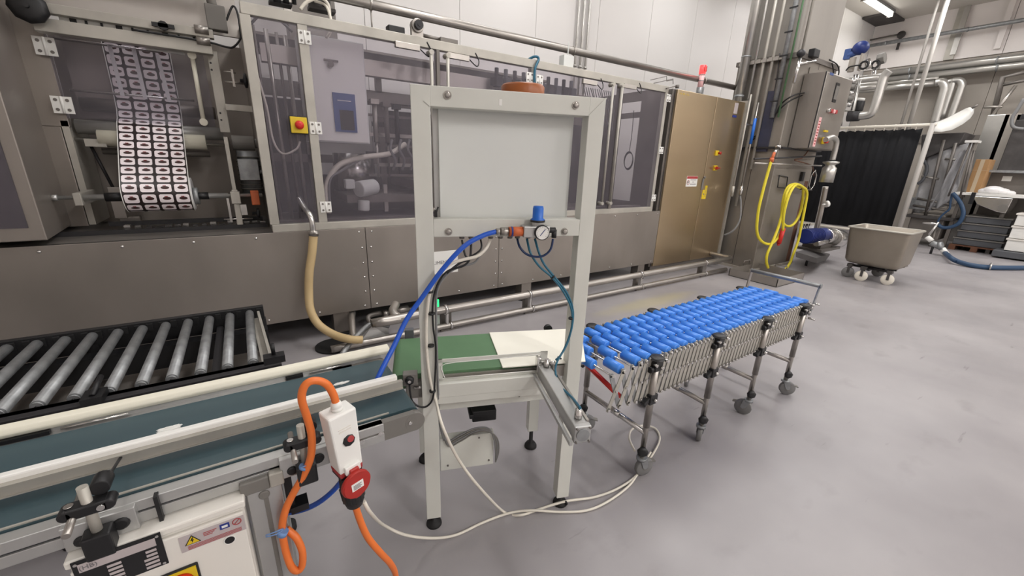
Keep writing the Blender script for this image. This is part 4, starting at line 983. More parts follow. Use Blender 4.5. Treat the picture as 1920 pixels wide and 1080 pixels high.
# slotted guard plate
sp = FB()
za, zb_ = 0.692, 0.784; ua, ub = 0.040, 0.475
pr_ = [(0.0, za), (0.0, zb_)]
sp.box((ua, 0.022, zb_-0.014), (ub, 0.026, zb_)); sp.box((ua, 0.022, za-0.012), (ub, 0.026, za+0.010)); sp.box((ua, 0.022, za), (ua+0.022, 0.026, zb_)); sp.box((ub-0.03, 0.022, za), (ub, 0.026, zb_))
part('slotted_plate', sp, 'paint_beige', gc, 'beige plate with a long open slot')
part('plate_lip', FB().tube([(ua+0.030, 0.020, za+0.014), (ua+0.022, 0.020, za+0.04), (ua+0.032, 0.020, zb_-0.018), (0.25, 0.020, zb_-0.014), (ub-0.03, 0.020, zb_-0.008)], 0.0018, n=6, sub=3).cyl((ua+0.03, 0.020, za+0.012), (ub-0.03, 0.020, za+0.012), 0.002, n=6), 'white', gc)
part('frame_beam', FB().box((UL1+0.002, -0.002, 0.634), (0.50, 0.062, 0.692)), 'paint_beige', gc, bev=0.003)
part('frame_beam', FB().box((UL1+0.004, 0.058, 0.540), (UR0-0.002, 0.10, 0.604)), 'paint_beige', gc, bev=0.002)
part('frame_beam', FB().box((UL0, 0.36, 0.56), (UR1-0.02, 0.40, 0.62)), 'paint_beige', gc, bev=0.002)
part('scratch', FB().bar((0.372, 0.0575, 0.605), (0.376, 0.0575, 0.565), 0.006, 0.002, up=(0, 1, 0)), 'black', gc)
for u in (-0.015, 0.553):
    z0 = 0.065 if u < 0 else 0.115
    part('leg', FB().box((u-0.025, 0.40, z0), (u+0.028, 0.45, 0.62)), 'paint_beige', gc, bev=0.002)
    part('foot', FB().lathe((u, 0.425, 0), (0, 0, 1), [(0.034, 0), (0.033, 0.012), (0.024, 0.026), (0.011, 0.03), (0.010, z0+0.003)], n=18), 'rubber', gc)
# end motor block and sensor at the left end
part('sensor_block', FB().box((-0.085, 0.385, 0.705), (-0.045, 0.415, 0.755)), 'crate_grey', gc, bev=0.003)
part('sensor_block', FB().box((-0.105, 0.435, 0.655), (-0.03, 0.45, 0.665)), 'black', gc)
q = fa_(770, 715, -0.01)
part('tension_block', FB().box((q.x-0.028, 0.0, q.z-0.025), (q.x+0.025, 0.035, q.z+0.022)), 'motor_grey', gc, bev=0.003)
part('tension_knob', FB().lathe((q.x-0.004, 0.0, q.z+0.002), (0, -1, 0), [(0.016, 0), (0.017, 0.012), (0.010, 0.016), (0.0, 0.016)], n=7), 'black', gc)
part('tension_screw', FB().cyl((q.x-0.004, -0.016, q.z+0.002), (q.x-0.004, -0.019, q.z+0.002), 0.006).cyl((q.x+0.01, 0.02, q.z-0.045), (q.x+0.05, 0.02, q.z-0.045), 0.007), 'steel_bright', gc)
part('bearing_plate', FB().box((q.x-0.02, 0.02, q.z-0.09), (UL0+0.01, 0.04, q.z-0.025)), 'motor_grey', gc, bev=0.004)
# junction plate and motor below
part('junction_box', FB().box((0.048, 0.10, 0.205), (0.280, 0.135, 0.370)), 'paint_beige', gc, 'flat beige junction box', bev=0.002)
part('box_screw', FB().cyl((0.08, 0.10, 0.23), (0.08, 0.096, 0.23), 0.004).cyl((0.26, 0.10, 0.23), (0.26, 0.096, 0.23), 0.004).cyl((0.215, 0.10, 0.355), (0.215, 0.096, 0.355), 0.004), 'steel_dark', gc)
q = fa_(908, 778, 0.14)
part('drive_motor', FB().box((q.x-0.055, 0.12, q.z-0.018), (q.x+0.05, 0.22, q.z+0.035)).box((q.x-0.068, 0.115, q.z+0.002), (q.x-0.05, 0.23, q.z+0.022)), 'black', gc, bev=0.004)
part('inner_guard', FB().box((0.036, 0.055, 0.30), (0.048, 0.10, 0.60)), 'aluminium', gc)

# ---- compressed air regulator on the cross beam
g0 = fa_(1006, 430, -0.02)
ar = thing('air_regulator', 'compressed air regulator with blue knob and round pressure gauge on the beige cross beam', 'regulator', F(g0.x, -0.03, 1.25), TH)
zc = 1.272; vc = -0.028
part('body', FB().box((g0.x-0.052, vc-0.020, zc-0.018), (g0.x+0.040, 0.0, zc+0.020)).cyl((g0.x, vc, zc+0.018), (g0.x, vc, zc+0.042), 0.021), 'aluminium', ar, bev=0.003)
part('knob', FB().lathe((g0.x, vc, zc+0.036), (0, 0, 1), [(0.0235, 0), (0.0235, 0.006), (0.0185, 0.010), (0.0185, 0.042), (0.0165, 0.050), (0.0, 0.050)], n=20), 'blue_knob', ar, 'blue adjusting knob')
part('knob_collar', FB().cyl((g0.x, vc, zc+0.033), (g0.x, vc, zc+0.040), 0.0255, n=20), 'black', ar)
gg = fa_(1016, 436, vc-0.025)
gp = part('pressure_gauge', FB().cyl((gg.x, vc-0.010, gg.z), (gg.x, vc-0.032, gg.z), 0.0255, n=28), 'black', ar, 'round pressure gauge with white dial')
part('dial', FB().cyl((gg.x, vc-0.032, gg.z), (gg.x, vc-0.0328, gg.z), 0.0225, n=28), 'white', gp)
tk = FB()
for k in range(13):
    a = math.radians(225-k*22.5); tk.bar((gg.x+0.0165*math.cos(a), vc-0.0331, gg.z+0.0165*math.sin(a)), (gg.x+0.0205*math.cos(a), vc-0.0331, gg.z+0.0205*math.sin(a)), 0.0008, 0.0006, up=(0, 1, 0))
part('dial_tick', tk, 'black', gp)
part('needle', FB().bar((gg.x-0.008, vc-0.034, gg.z-0.010), (gg.x+0.009, vc-0.034, gg.z+0.012), 0.002, 0.0008, up=(0, 1, 0)), 'blue_dark', gp)
part('coupling', FB().cyl((0.290, vc, zc), (0.340, vc, zc), 0.0165, n=18), 'orange', ar, 'orange quick coupling')
part('coupling_ring', FB().cyl((0.297, vc, zc), (0.303, vc, zc), 0.0172, n=18), 'print_blue', ar)
part('hex_fitting', FB().cyl((0.262, vc, zc), (0.288, vc, zc), 0.0155, n=6).cyl((0.246, vc, zc), (0.262, vc, zc), 0.011), 'steel', ar)
part('hex_fitting', FB().cyl((0.340, vc, zc), (0.350, vc, zc), 0.017, n=6).box((0.350, vc-0.016, zc-0.014), (0.372, 0, zc+0.014)), 'black', ar)
part('elbow_fitting', FB().cyl((g0.x+0.03, vc, zc+0.004), (g0.x+0.065, vc, zc+0.004), 0.010).cyl((g0.x+0.062, vc, zc+0.006), (g0.x+0.062, vc, zc-0.022), 0.009), 'black', ar)
gl = FB()
glands = [866, 883, 901, 920, 938, 956, 970, 990, 1005]
for px in glands:
    q = fa_(px, 446, 0.02); gl.cyl((q.x, 0.02, 1.25), (q.x, 0.02, 1.240), 0.009, n=10)
part('gland', gl, 'steel_dark', ar)

# ---- cables and tubes on the frame
def cable(name, pts, r, m, label, cat, tie=None, n=8, group=None):
    z = min(p.z for p in pts); t = thing(name, label, cat, (pts[0].x, pts[0].y, z), group=group)
    part(name.split('_')[-1] if name.split('_')[-1] in ('hose', 'cable', 'tube') else 'cable', B().tube(pts, r, n=n), m, t)
    return t
def fw(px, py, v=-0.01): return FM @ fa_(px, py, v)
cable('blue_air_hose', [FM @ V((0.247, vc, zc)), fw(905, 442, -0.035), fw(870, 462, -0.05), fw(830, 505, -0.06), fw(790, 560, -0.06), fw(762, 600, -0.08), fw(738, 650, -0.12), fw(708, 710, -0.18), fw(688, 770, -0.22), at(672, 820, y=1.0), at(660, 865, y=1.02), at(638, 905, y=1.1), at(605, 937, y=1.15), at(570, 955, y=1.2), at(530, 962, y=1.25), at(490, 955, y=1.28)], 0.0082, 'blue_hose', 'thick blue air hose arching from the regulator down beside the belt conveyor', 'hose', n=10)
wl = [fw(920, 447, 0.02), fw(912, 465, 0.0), fw(895, 480, -0.01), fw(868, 487, -0.012), fw(845, 495, -0.014), fw(822, 515, -0.014), fw(807, 545, -0.012), fw(801, 585, -0.012), fw(799, 630, -0.012), fw(802, 680, -0.012), fw(808, 720, -0.014), fw(818, 755, -0.016), at(830, 800, y=1.13), at(860, 862, y=1.12), at(900, 915, y=1.11), at(945, 960, z=0.012), at(975, 966, z=0.010), at(1010, 955, z=0.010), at(1060, 940, z=0.02), at(1115, 932, z=0.008), at(1160, 915, z=0.008), at(1195, 890, z=0.008), at(1225, 850, z=0.008), at(1237, 822, z=0.008), at(1228, 803, z=0.01), at(1205, 798, z=0.03), at(1185, 805, z=0.05), at(1180, 822, z=0.10), at(1190, 845, z=0.12)]
cable('white_power_cable', wl, 0.0058, 'cable_white', 'white cable clipped down the left post and looping over the floor to the roller conveyor', 'cable')
w2 = [at(682, 940, y=0.93), at(695, 962, y=0.95), at(720, 985, z=0.25), at(760, 1003, z=0.12), at(810, 1009, z=0.03), at(855, 1003, z=0.008), at(905, 980, z=0.008), at(955, 962, z=0.008), at(1000, 957, z=0.020), at(1050, 960, z=0.008), at(1100, 957, z=0.008), at(1140, 940, z=0.010), at(1180, 910, z=0.010), at(1200, 880, z=0.008), at(1220, 848, z=0.01)]
cable('white_floor_cable', w2, 0.0055, 'cable_white', 'white cable hanging from the socket box and curving across the grey floor', 'cable')
bk = [fw(866, 450, 0.02), fw(872, 478, 0.0), fw(880, 487, -0.004), fw(868, 499, -0.008), fw(840, 508, -0.010), fw(822, 530, -0.01), fw(812, 565, -0.01), fw(812, 610, -0.01), fw(817, 650, -0.01), fw(816, 700, -0.012), fw(812, 745, -0.014), fw(800, 762, -0.016), fw(785, 762, -0.016), fw(773, 752, -0.014), fw(769, 735, -0.012), fw(768, 722, -0.01)]
cable('black_sensor_cable', bk, 0.0036, 'black', 'thin black cable tied along the left post beside the white one', 'cable')
for i, (px, e) in enumerate(((883, 0.0042), (901, 0.0032))):
    q = [fw(px, 448, 0.02), fw(px, 468, 0.0), fw(880-6*i, 486, -0.004), fw(864, 492, -0.006), fw(838, 512, -0.008)]
    cable('black_gland_cable', q, e, 'black' if i else 'dark_rail', ('thick', 'thin')[i]+' short black cable dropping from the cross beam glands', 'cable', group='short black cables under the cross beam')
gr = [fw(905, 470, 0.0), fw(890, 492, 0.0), fw(862, 500, -0.004), fw(838, 515, -0.004), fw(820, 545, -0.004), fw(818, 600, 0.0), fw(820, 680, 0.0), fw(822, 740, 0.0), fw(824, 790, 0.04), fw(832, 825, 0.08)]
cable('grey_cable', gr, 0.004, 'cable_grey', 'grey cable behind the white one down the inside of the left post', 'cable')
tb = thing('pneumatic_tubes', 'bundle of thin teal and navy air tubes from the regulator to the cylinder', 'tubes', FM @ V((0.5, -0.02, 0.75)))
path1 = [fw(988, 448, 0.02), fw(995, 475, -0.01), fw(1012, 500, -0.012), fw(1035, 520, -0.015), fw(1055, 545, -0.015), fw(1070, 575, -0.015), fw(1073, 605, -0.015), fw(1065, 640, -0.02), fw(1052, 665, -0.03), fw(1042, 675, -0.04)]
path2 = [fw(1003, 448, 0.02), fw(1010, 472, -0.01), fw(1020, 495, -0.012), fw(1040, 520, -0.012), fw(1062, 548, -0.012), fw(1074, 580, -0.012), fw(1072, 615, -0.015), fw(1060, 650, -0.025), fw(1044, 680, -0.05), fw(1042, 700, -0.07), fw(1052, 725, -0.15), fw(1072, 745, -0.25), fw(1088, 765, -0.35)]
part('tube', B().tube(path1, 0.0042, n=8), 'teal_tube', tb); part('tube', B().tube(path2, 0.0042, n=8), 'teal_tube', tb)
part('tube', B().tube([fw(970, 448, 0.02), fw(974, 462, -0.01), fw(985, 475, -0.02), fw(1000, 481, -0.03), fw(1018, 480, -0.035), fw(1032, 468, -0.035), fw(1037, 448, -0.03)], 0.0042, n=8), 'navy_tube', tb, 'navy loop of tube')
tie_n = 0
def tie(p, ax, r, lab):
    p = V(p); ax = V(ax).normalized(); u = ax.orthogonal().normalized(); w_ = ax.cross(u)
    b = B().cyl(p-ax*0.003, p+ax*0.003, r, n=12).cyl(p+u*r, p+u*(r+0.012)+w_*0.004, 0.0018, n=6)
    part('cable_tie', b, 'black', None, lab, cat='cable tie', group='black cable ties')
for px, py, lab in ((806, 547, 'topmost black tie on the left post cables'), (809, 588, 'second black tie down on the left post cables'), (808, 648, 'third black tie down on the left post, level with the green belt'), (811, 733, 'lowest black tie on the left post cables near the cross bar')):
    tie(fw(px, py, -0.012), (0, 0, 1), 0.012, lab)
tie(fw(1036, 519, -0.014), (0.5, -0.1, -0.8), 0.009, 'black tie on the teal tubes under the gauge')
tie(fw(1070, 597, -0.014), (0, 0, 1), 0.009, 'black tie on the teal tubes beside the right post')
tie(fw(1049, 671, -0.032), (0.5, 0, 0.8), 0.009, 'black tie on the teal tubes just above the cylinder')
q = at(1061, 943, z=0.016); tie(q, (1, 0.1, 0), 0.010, 'black tie on the white cable at the right front foot')
# cable bundle over the junction box
jb = thing('grey_cable_bundle', 'loop of grey cables above the junction box under the green conveyor', 'cables', FM @ V((0.2, 0.09, 0.3)))
for k in range(4):
    part('cable', B().tube([fw(828, 800+4*k, 0.09), fw(840, 836-3*k, 0.09), fw(862, 828-4*k, 0.085), fw(890, 812-3*k, 0.08), fw(915, 808-2*k+1, 0.08), fw(932-2*k, 822, 0.085), fw(935-2*k, 845, 0.09), fw(929, 866, 0.10)], 0.0034, n=6), 'cable_grey' if k % 2 else 'motor_grey', jb)

# ---- pneumatic cylinder
cyz = 0.735
cy_t = thing('pneumatic_cylinder', 'square aluminium pneumatic cylinder sticking out towards the viewer from the green conveyor', 'cylinder', F(0.46, -0.2, 0.70), TH)
uc = 0.458; hs = 0.027
v0, v1 = 0.02, -0.395
part('barrel', FB().box((uc-hs*0.92, v1+0.02, cyz-0.050), (uc+hs*0.92, v0, cyz)), 'aluminium', cy_t, bev=0.004)
part('guide_bar', FB().box((uc-hs-0.016, v1-0.005, cyz-0.056), (uc-hs-0.006, v0, cyz-0.042)), 'aluminium', cy_t)
part('guide_bar', FB().box((uc+hs-0.004, v1+0.03, cyz-0.003), (uc+hs+0.004, v0, cyz+0.004)), 'steel', cy_t)
part('end_cap', FB().box((uc-hs, v1, cyz-0.054), (uc+hs, v1+0.022, cyz+0.004)), 'aluminium', cy_t, bev=0.003)
part('end_disc', FB().cyl((uc, v1, cyz-0.025), (uc, v1-0.004, cyz-0.025), 0.021, n=24), 'galvanised', cy_t)
sb_ = FB()
for du in (-1, 1):
    for dz in (-1, 1): sb_.cyl((uc+du*hs*0.78, v1, cyz-0.025+dz*0.024), (uc+du*hs*0.78, v1-0.005, cyz-0.025+dz*0.024), 0.0035, n=8)
part('cap_screw', sb_, 'steel_dark', cy_t)
part('air_fitting', FB().lathe((uc+0.002, v1+0.05, cyz), (0, 0, 1), [(0.013, 0), (0.013, 0.018), (0.011, 0.020), (0.011, 0.032), (0.006, 0.034)], n=8), 'steel_bright', cy_t)
part('mounting_bracket', FB().box((uc-0.03, 0.0, cyz-0.03), (uc-0.022, 0.03, cyz+0.035)).box((uc-0.028, 0.005, cyz+0.0), (uc+0.03, 0.022, cyz+0.014)), 'steel_bright', cy_t, bev=0.002)
part('air_fitting', FB().lathe((uc+0.004, -0.01, cyz+0.002), (0, 0, 1), [(0.012, 0), (0.012, 0.016), (0.009, 0.018), (0.009, 0.032)], n=8).lathe((uc-0.02, 0.01, cyz+0.010), (0, 0, 1), [(0.010, 0), (0.010, 0.018), (0.007, 0.024)], n=8).cyl((uc+0.02, -0.01, cyz+0.01), (uc+0.035, -0.02, cyz+0.02), 0.008), 'steel_bright', cy_t)
# ================================================================ hanging socket box with orange cable
ysb = 0.90
def sk(px, py, y=ysb): return at(px, py, y=y)
top, bot = sk(632, 768), sk(650, 870)
axd = (top-bot); axd.y = 0; Lb = axd.length; axd.normalize()
SM = Matrix((axd.cross(V((0, 1, 0))).normalized()*-1, V((0, 1, 0)), axd)).transposed().to_4x4()
RZm = Matrix.Rotation(math.radians(16), 4, 'Z')
cen = (top+bot)/2
SX = Matrix.Translation(cen) @ SM @ RZm
if (SX.to_3x3() @ V((1, 0, 0))).x < 0: SX = Matrix.Translation(cen) @ SM @ RZm @ Matrix.Rotation(math.pi, 4, 'Z')
def SB(): return B(SX)
sn = -1 if (SX.to_3x3() @ V((0, -1, 0))).y < 0 else 1     # local -y should face the viewer
def sf(x, y, z): return (x, sn*y*-1 if sn == -1 else y, z)
so = thing('socket_box', 'white plastic socket box with red round lid hanging from an orange cable', 'socket box', cen-V((0, 0, 0.1)))
hw = 0.034; hl = Lb/2; dp = 0.026
part('housing', SB().hexa([(-hw*0.86, -dp, -hl), (hw*0.86, -dp, -hl), (hw*0.86, dp, -hl), (-hw*0.86, dp, -hl), (-hw, -dp, hl), (hw, -dp, hl), (hw, dp, hl), (-hw, dp, hl)]), 'white', so, bev=0.004)
part('gland', SB().lathe((0.0, 0, hl), (0, 0, 1), [(0.0135, 0), (0.0135, 0.007), (0.0115, 0.008), (0.0125, 0.009), (0.0125, 0.016), (0.0100, 0.022), (0.0, 0.022)], n=16), 'white', so)
part('collar', SB().hexa([(-hw*0.84, -dp*.95, -hl-0.014), (hw*0.84, -dp*.95, -hl-0.014), (hw*0.84, dp*.95, -hl-0.014), (-hw*0.84, dp*.95, -hl-0.014), (-hw*0.88, -dp*.95, -hl+0.001), (hw*0.88, -dp*.95, -hl+0.001), (hw*0.88, dp*.95, -hl+0.001), (-hw*0.88, dp*.95, -hl+0.001)]), 'print_red', so, bev=0.003)
part('gasket', SB().box((-hw*0.82, -dp*0.9, -hl-0.019), (hw*0.75, dp*0.9, -hl-0.013)), 'black', so)
part('rotary_switch', SB().lathe((0.004, -dp, 0.004), (0, -1, 0), [(0.015, 0), (0.015, 0.003), (0.013, 0.004), (0.0, 0.004)], n=8), 'black', so)
part('switch_cap', SB().cyl((0.007, -dp-0.003, 0.009), (0.007, -dp-0.007, 0.009), 0.008, n=16), 'print_red', so, 'dark red switch cap')
part('front_ribs', SB().box((-0.016, -dp-0.0015, 0.033), (0.014, -dp, 0.036)).box((-0.016, -dp-0.0015, 0.040), (0.014, -dp, 0.043)), 'box_white', so)
part('lid_hinge', SB().box((-0.019, -dp-0.010, -hl-0.004), (0.019, -dp+0.002, -hl+0.018)), 'white', so, bev=0.002)
part('lid_arm', SB().hexa([(-0.014, -dp-0.022, -hl-0.026), (0.014, -dp-0.022, -hl-0.026), (0.014, -dp-0.012, -hl-0.026), (-0.014, -dp-0.012, -hl-0.026), (-0.011, -dp-0.016, -hl+0.010), (0.011, -dp-0.016, -hl+0.010), (0.011, -dp-0.006, -hl+0.010), (-0.011, -dp-0.006, -hl+0.010)]), 'red', so, bev=0.002)
ld = part('outlet_lid', SB().cyl((-0.003, -dp-0.012, -hl-0.031), (-0.003, -dp-0.022, -hl-0.032), 0.0365, n=32).cyl((-0.003, -dp-0.022, -hl-0.032), (-0.003, -dp-0.0245, -hl-0.032), 0.034, n=32).box((-0.011, -dp-0.02, -hl-0.072), (0.005, -dp-0.012, -hl-0.062)), 'red', so, 'round red outlet lid', bev=0.0015)
part('lid_label', SB().box((-0.018, -dp-0.0255, -hl-0.043), (0.012, -dp-0.0246, -hl-0.022)), 'white', ld)
lq = SB()
for k in range(4): lq.box((-0.014, -dp-0.0259, -hl-0.0275-0.0035*k), (0.007-0.003*(k % 2), -dp-0.0255, -hl-0.0295-0.0035*k))
part('label_line', lq, 'print_grey', ld)
part('plug_body', SB().lathe((0.002, -0.002, -hl-0.017), (0, 0, -1), [(0.026, 0), (0.027, 0.035), (0.0285, 0.045), (0.0280, 0.085), (0.021, 0.110), (0.010, 0.116), (0.0, 0.116)], n=18), 'black', so, 'black plug')
rb = SB()
for k in range(14):
    a = 2*math.pi*k/14; rb.bar((0.002+0.0285*math.cos(a), -0.002+0.0285*math.sin(a), -hl-0.070), (0.002+0.0260*math.cos(a), -0.002+0.0260*math.sin(a), -hl-0.108), 0.003, 0.003)
part('plug_ribs', rb, 'rubber', so)
def sw_(x, y, z): return SX @ V((x, y, z))
oc = thing('orange_cable', 'thick orange cable looping over into the top of the white socket box', 'cable', at(545, 1060, y=0.9)-V((0, 0, 0)))
part('cable', B().tube([sw_(0, 0, hl+0.012), sk(626, 742), sk(614, 722), sk(597, 714), sk(580, 716), sk(569, 728), sk(566, 750), sk(575, 780, 0.91), sk(584, 815, 0.915), sk(583, 855, 0.92), sk(570, 890, 0.93), sk(550, 925, 0.94), sk(536, 955, 0.94), sk(529, 990, 0.94), sk(535, 1030, 0.94), sk(545, 1060, 0.93), sk(556, 1070, 0.93), sk(566, 1062, 0.93), sk(567, 1035, 0.93), sk(557, 1010, 0.94), sk(545, 998, 0.95), sk(537, 992, 0.955)], 0.0088, n=10), 'orange_cable', oc)
oc2 = thing('orange_cable', 'orange cable running from the black plug down towards the floor at the bottom edge', 'cable', at(735, 1060, z=0.0))
part('cable', B().tube([sw_(0.002, -0.002, -hl-0.128), sk(675, 975), sk(690, 1008), sk(712, 1035), sk(733, 1058, 0.92), sk(742, 1080, 0.94), sk(738, 1110, 0.96)], 0.0088, n=10), 'orange_cable', oc2)
part('cable_tie', B().tube([sk(498, 1004, 0.92), sk(515, 998, 0.915), sk(532, 991, 0.92), sk(520, 1001, 0.915), sk(498, 1007, 0.92)], 0.0015, n=5, sub=3).cyl(sk(528, 1003, 0.93), sk(532, 994, 0.93), 0.012), 'tie_blue', None, 'pale blue tie holding the orange cable to the aluminium leg', cat='cable tie', group='pale blue ties')
part('cable_tie', B().cyl(sk(571, 873, 0.93), sk(569, 878, 0.93), 0.0115).cyl(sk(562, 877, 0.92), sk(577, 872, 0.92), 0.0015), 'tie_blue', None, 'pale blue tie on the orange cable below the clamp rod', cat='cable tie', group='pale blue ties')

# ================================================================ blue flexible roller conveyor
fx = thing('flexible_roller_conveyor', 'extendable conveyor with rows of blue plastic rollers on scissor side links and casters', 'conveyor', (2.2, 1.22, 0))
NY, FY, CZ = 1.03, 1.425, 0.655           # near and far link planes, axle height
xs_ = [1.205, 1.275, 1.335, 1.385]
while xs_[-1] < 3.05: xs_.append(xs_[-1]+(0.0335 if xs_[-1] > 1.6 else 0.036))
LW = (FY-NY-0.016)/4
def lr(y0, y1):
    return [(0.008, y0), (0.017, y0+0.002), (0.0235, y0+0.004), (0.0235, y1-0.004), (0.017, y1-0.002), (0.008, y1)]
rp = None; ap = None
for i, x in enumerate(xs_):
    z = CZ-0.004*max(0, 3-i)
    if ap is None:
        ap = part('axle', B().cyl((x, NY-0.012, z), (x, FY+0.012, z), 0.0042, n=6), 'steel_bright', fx); axx, azz = x, z
    else: again(ap, (x-axx, 0, z-azz))
    for c in ((0, 2) if i % 2 else (1, 3)):
        y0 = NY+0.008+c*LW
        if rp is None:
            rp = part('roller', B().lathe((x, 0, z), (0, 1, 0), lr(y0+0.001, y0+LW-0.001), n=18), 'blue_roller', fx); rx0, ry0, rz0 = x, y0, z
        else: again(rp, (x-rx0, y0-ry0, z-rz0))
# scissor links
HL = 0.20
def link(xa, xb, y, zt, zb2_):
    b = B(); a, c = V((xa, y, zt)), V((xb, y, zb2_))
    b.bar(a, c, 0.004, 0.022, up=(1, 0, 0)); b.cyl(a-V((0, .002, 0)), a+V((0, .002, 0)), 0.0105, n=10).cyl(c-V((0, .002, 0)), c+V((0, .002, 0)), 0.0105, n=10)
    return b
cache = {}
pins = B()
for side, yb, sg_ in (('near', NY, -1), ('far', FY, 1)):
    for i in range(len(xs_)-1):
        xa, xb = xs_[i], xs_[i+1]; z = CZ-0.004*max(0, 3-i)
        h = math.sqrt(HL*HL-(xb-xa)**2)-0.002*max(0, 3-i)*3
        for k, (p_, q_, dy) in enumerate(((xb, xa, 0.005), (xa, xb, 0.0))):
            y = yb+sg_*dy; key = (side, k, round(q_-p_, 4), round(h, 4), round(z, 4))
            if key in cache:
                o, x0_ = cache[key]; again(o, (p_-x0_, 0, 0))
            else:
                o = part('link', link(p_, q_, y, z, z-h), 'galvanised' if k else 'steel_pale', fx); cache[key] = (o, p_)
        for xx, zz in ((xa, z), ((xa+xb)/2, z-h/2), (xa, z-h)):
            pins.cyl((xx, yb+sg_*0.006, zz), (xx, yb+sg_*0.014, zz), 0.0065, n=8)
    pins.cyl((xs_[-1], yb+sg_*0.006, CZ), (xs_[-1], yb+sg_*0.014, CZ), 0.0065, n=8)
part('pivot_pins', pins, 'steel_bright', fx, kind='stuff')
# legs, brackets, casters
legx = [1.485, 1.99, 2.50, 2.985]
cast = [(1.0, 0.2), (0.6, 0.8), (-0.7, 0.8), (0.9, -0.4)]
def caster(x, y, ang, nm_p):
    d = V((math.cos(ang), math.sin(ang), 0)); s = V((-d.y, d.x, 0)); r = 0.050
    c = V((x, y, 0))+d*0.022; c.z = r
    part('caster_wheel', B().lathe(c-s*0.013, s, [(0.012, 0), (r-0.004, 0.0), (r, 0.004), (r, 0.022), (r-0.004, 0.026), (0.012, 0.026)], n=22), 'wheel_grey', fx)
    part('caster_hub', B().cyl(c-s*0.015, c+s*0.015, 0.016, n=14), 'motor_grey', fx)
    b = B()
    for k in (-1, 1):
        o = s*(0.016*k)
        b.prism([V((x, y, 0.105))+o-d*0.016, V((x, y, 0.105))+o+d*0.026, c+o+d*0.014, c+o-V((0, 0, 0.008)), c+o-d*0.014], s*(0.002*k))
    b.cyl((x, y, 0.098), (x, y, 0.112), 0.026)
    part('caster_fork', b, 'galvanised', fx)
    part('brake_pedal', B().bar(V((x, y, 0.088))-d*0.0, V((x, y, 0.070))+d*0.085, 0.026, 0.008), 'motor_grey', fx, bev=0.002)
for i, lx in enumerate(legx):
    for y, s in ((NY-0.014, -1), (FY+0.014, 1)):
        part('leg', B().cyl((lx, y, 0.29), (lx, y, 0.63), 0.0165).cyl((lx, y, 0.112), (lx, y, 0.44), 0.0135), 'steel', fx)
        part('bracket', B().box((lx-0.027, y-0.02, 0.60), (lx+0.027, y+0.016, 0.655)).lathe((lx, y, 0.655), (0, 0, 1), [(0.036, 0), (0.036, 0.008), (0.028, 0.014), (0.0, 0.014)], n=14).cyl((lx-0.045, y, 0.61), (lx+0.03, y, 0.61), 0.016), 'black', fx, bev=0.004)
        part('bracket', B().box((lx-0.026, y-0.020, 0.425), (lx+0.026, y+0.018, 0.475)).bar((lx-0.06, y, 0.435), (lx, y, 0.465), 0.028, 0.024), 'black', fx, bev=0.004)
        part('bracket_bolt', B().cyl((lx+0.012, y+s*0.012, 0.62), (lx+0.012, y+s*0.034, 0.62), 0.008).cyl((lx-0.03, y+s*0.012, 0.64), (lx-0.03, y+s*0.03, 0.64), 0.007).cyl((lx, y+s*0.012, 0.45), (lx, y+s*0.036, 0.45), 0.008).cyl((lx+0.05, y+s*0.0, 0.642), (lx+0.05, y+s*0.03, 0.642), 0.008), 'steel_bright', fx)
        part('clamp_knob', B().lathe((lx-0.012, y-0.0, 0.165), (-0.6, -0.8, 0), [(0.012, 0), (0.016, 0.012), (0.027, 0.018), (0.026, 0.03), (0.01, 0.033)], n=7), 'black', fx)
        caster(lx, y, math.atan2(cast[i][1], cast[i][0])*(1 if s < 0 else -1)-0.4, i)
    part('cross_tube', B().cyl((lx, NY-0.014, 0.255), (lx, FY+0.014, 0.255), 0.0145).cyl((lx, NY+0.15, 0.255), (lx, NY+0.22, 0.255), 0.017), 'steel_bright' if i == 0 else 'steel', fx)
part('red_bar', B().cyl((1.30, NY+0.02, 0.50), (1.36, FY-0.02, 0.53), 0.012), 'red_bright', fx, 'red cross bar')
# push handle at the far end
hx = 3.085
part('handle', B().cyl((hx, NY-0.035, 0.785), (hx, FY+0.02, 0.785), 0.0135).cyl((hx, NY-0.04, 0.785), (hx, NY-0.035, 0.785), 0.016), 'galvanised', fx, 'push handle bar')
part('handle_arm', B().bar((hx, NY-0.03, 0.785), (hx-0.02, NY-0.022, 0.58), 0.008, 0.022, up=(1, 0, 0)), 'galvanised', fx)
part('handle_arm', B().bar((hx, FY+0.015, 0.785), (hx-0.02, FY+0.015, 0.62), 0.008, 0.03, up=(1, 0, 0)), 'steel', fx)
part('handle_screw', B().cyl((hx-0.01, NY-0.02, 0.665), (hx-0.01, NY-0.06, 0.665), 0.007).cyl((hx-0.02, NY-0.02, 0.56), (hx-0.02, NY-0.06, 0.56), 0.007).cyl((hx-0.06, NY-0.01, 0.665), (hx-0.06, NY-0.05, 0.665), 0.008), 'steel_bright', fx)

# ================================================================ column with steel cladding
cx0, cx1, cy0, cy1 = 6.40, 7.62, 2.985, 3.80
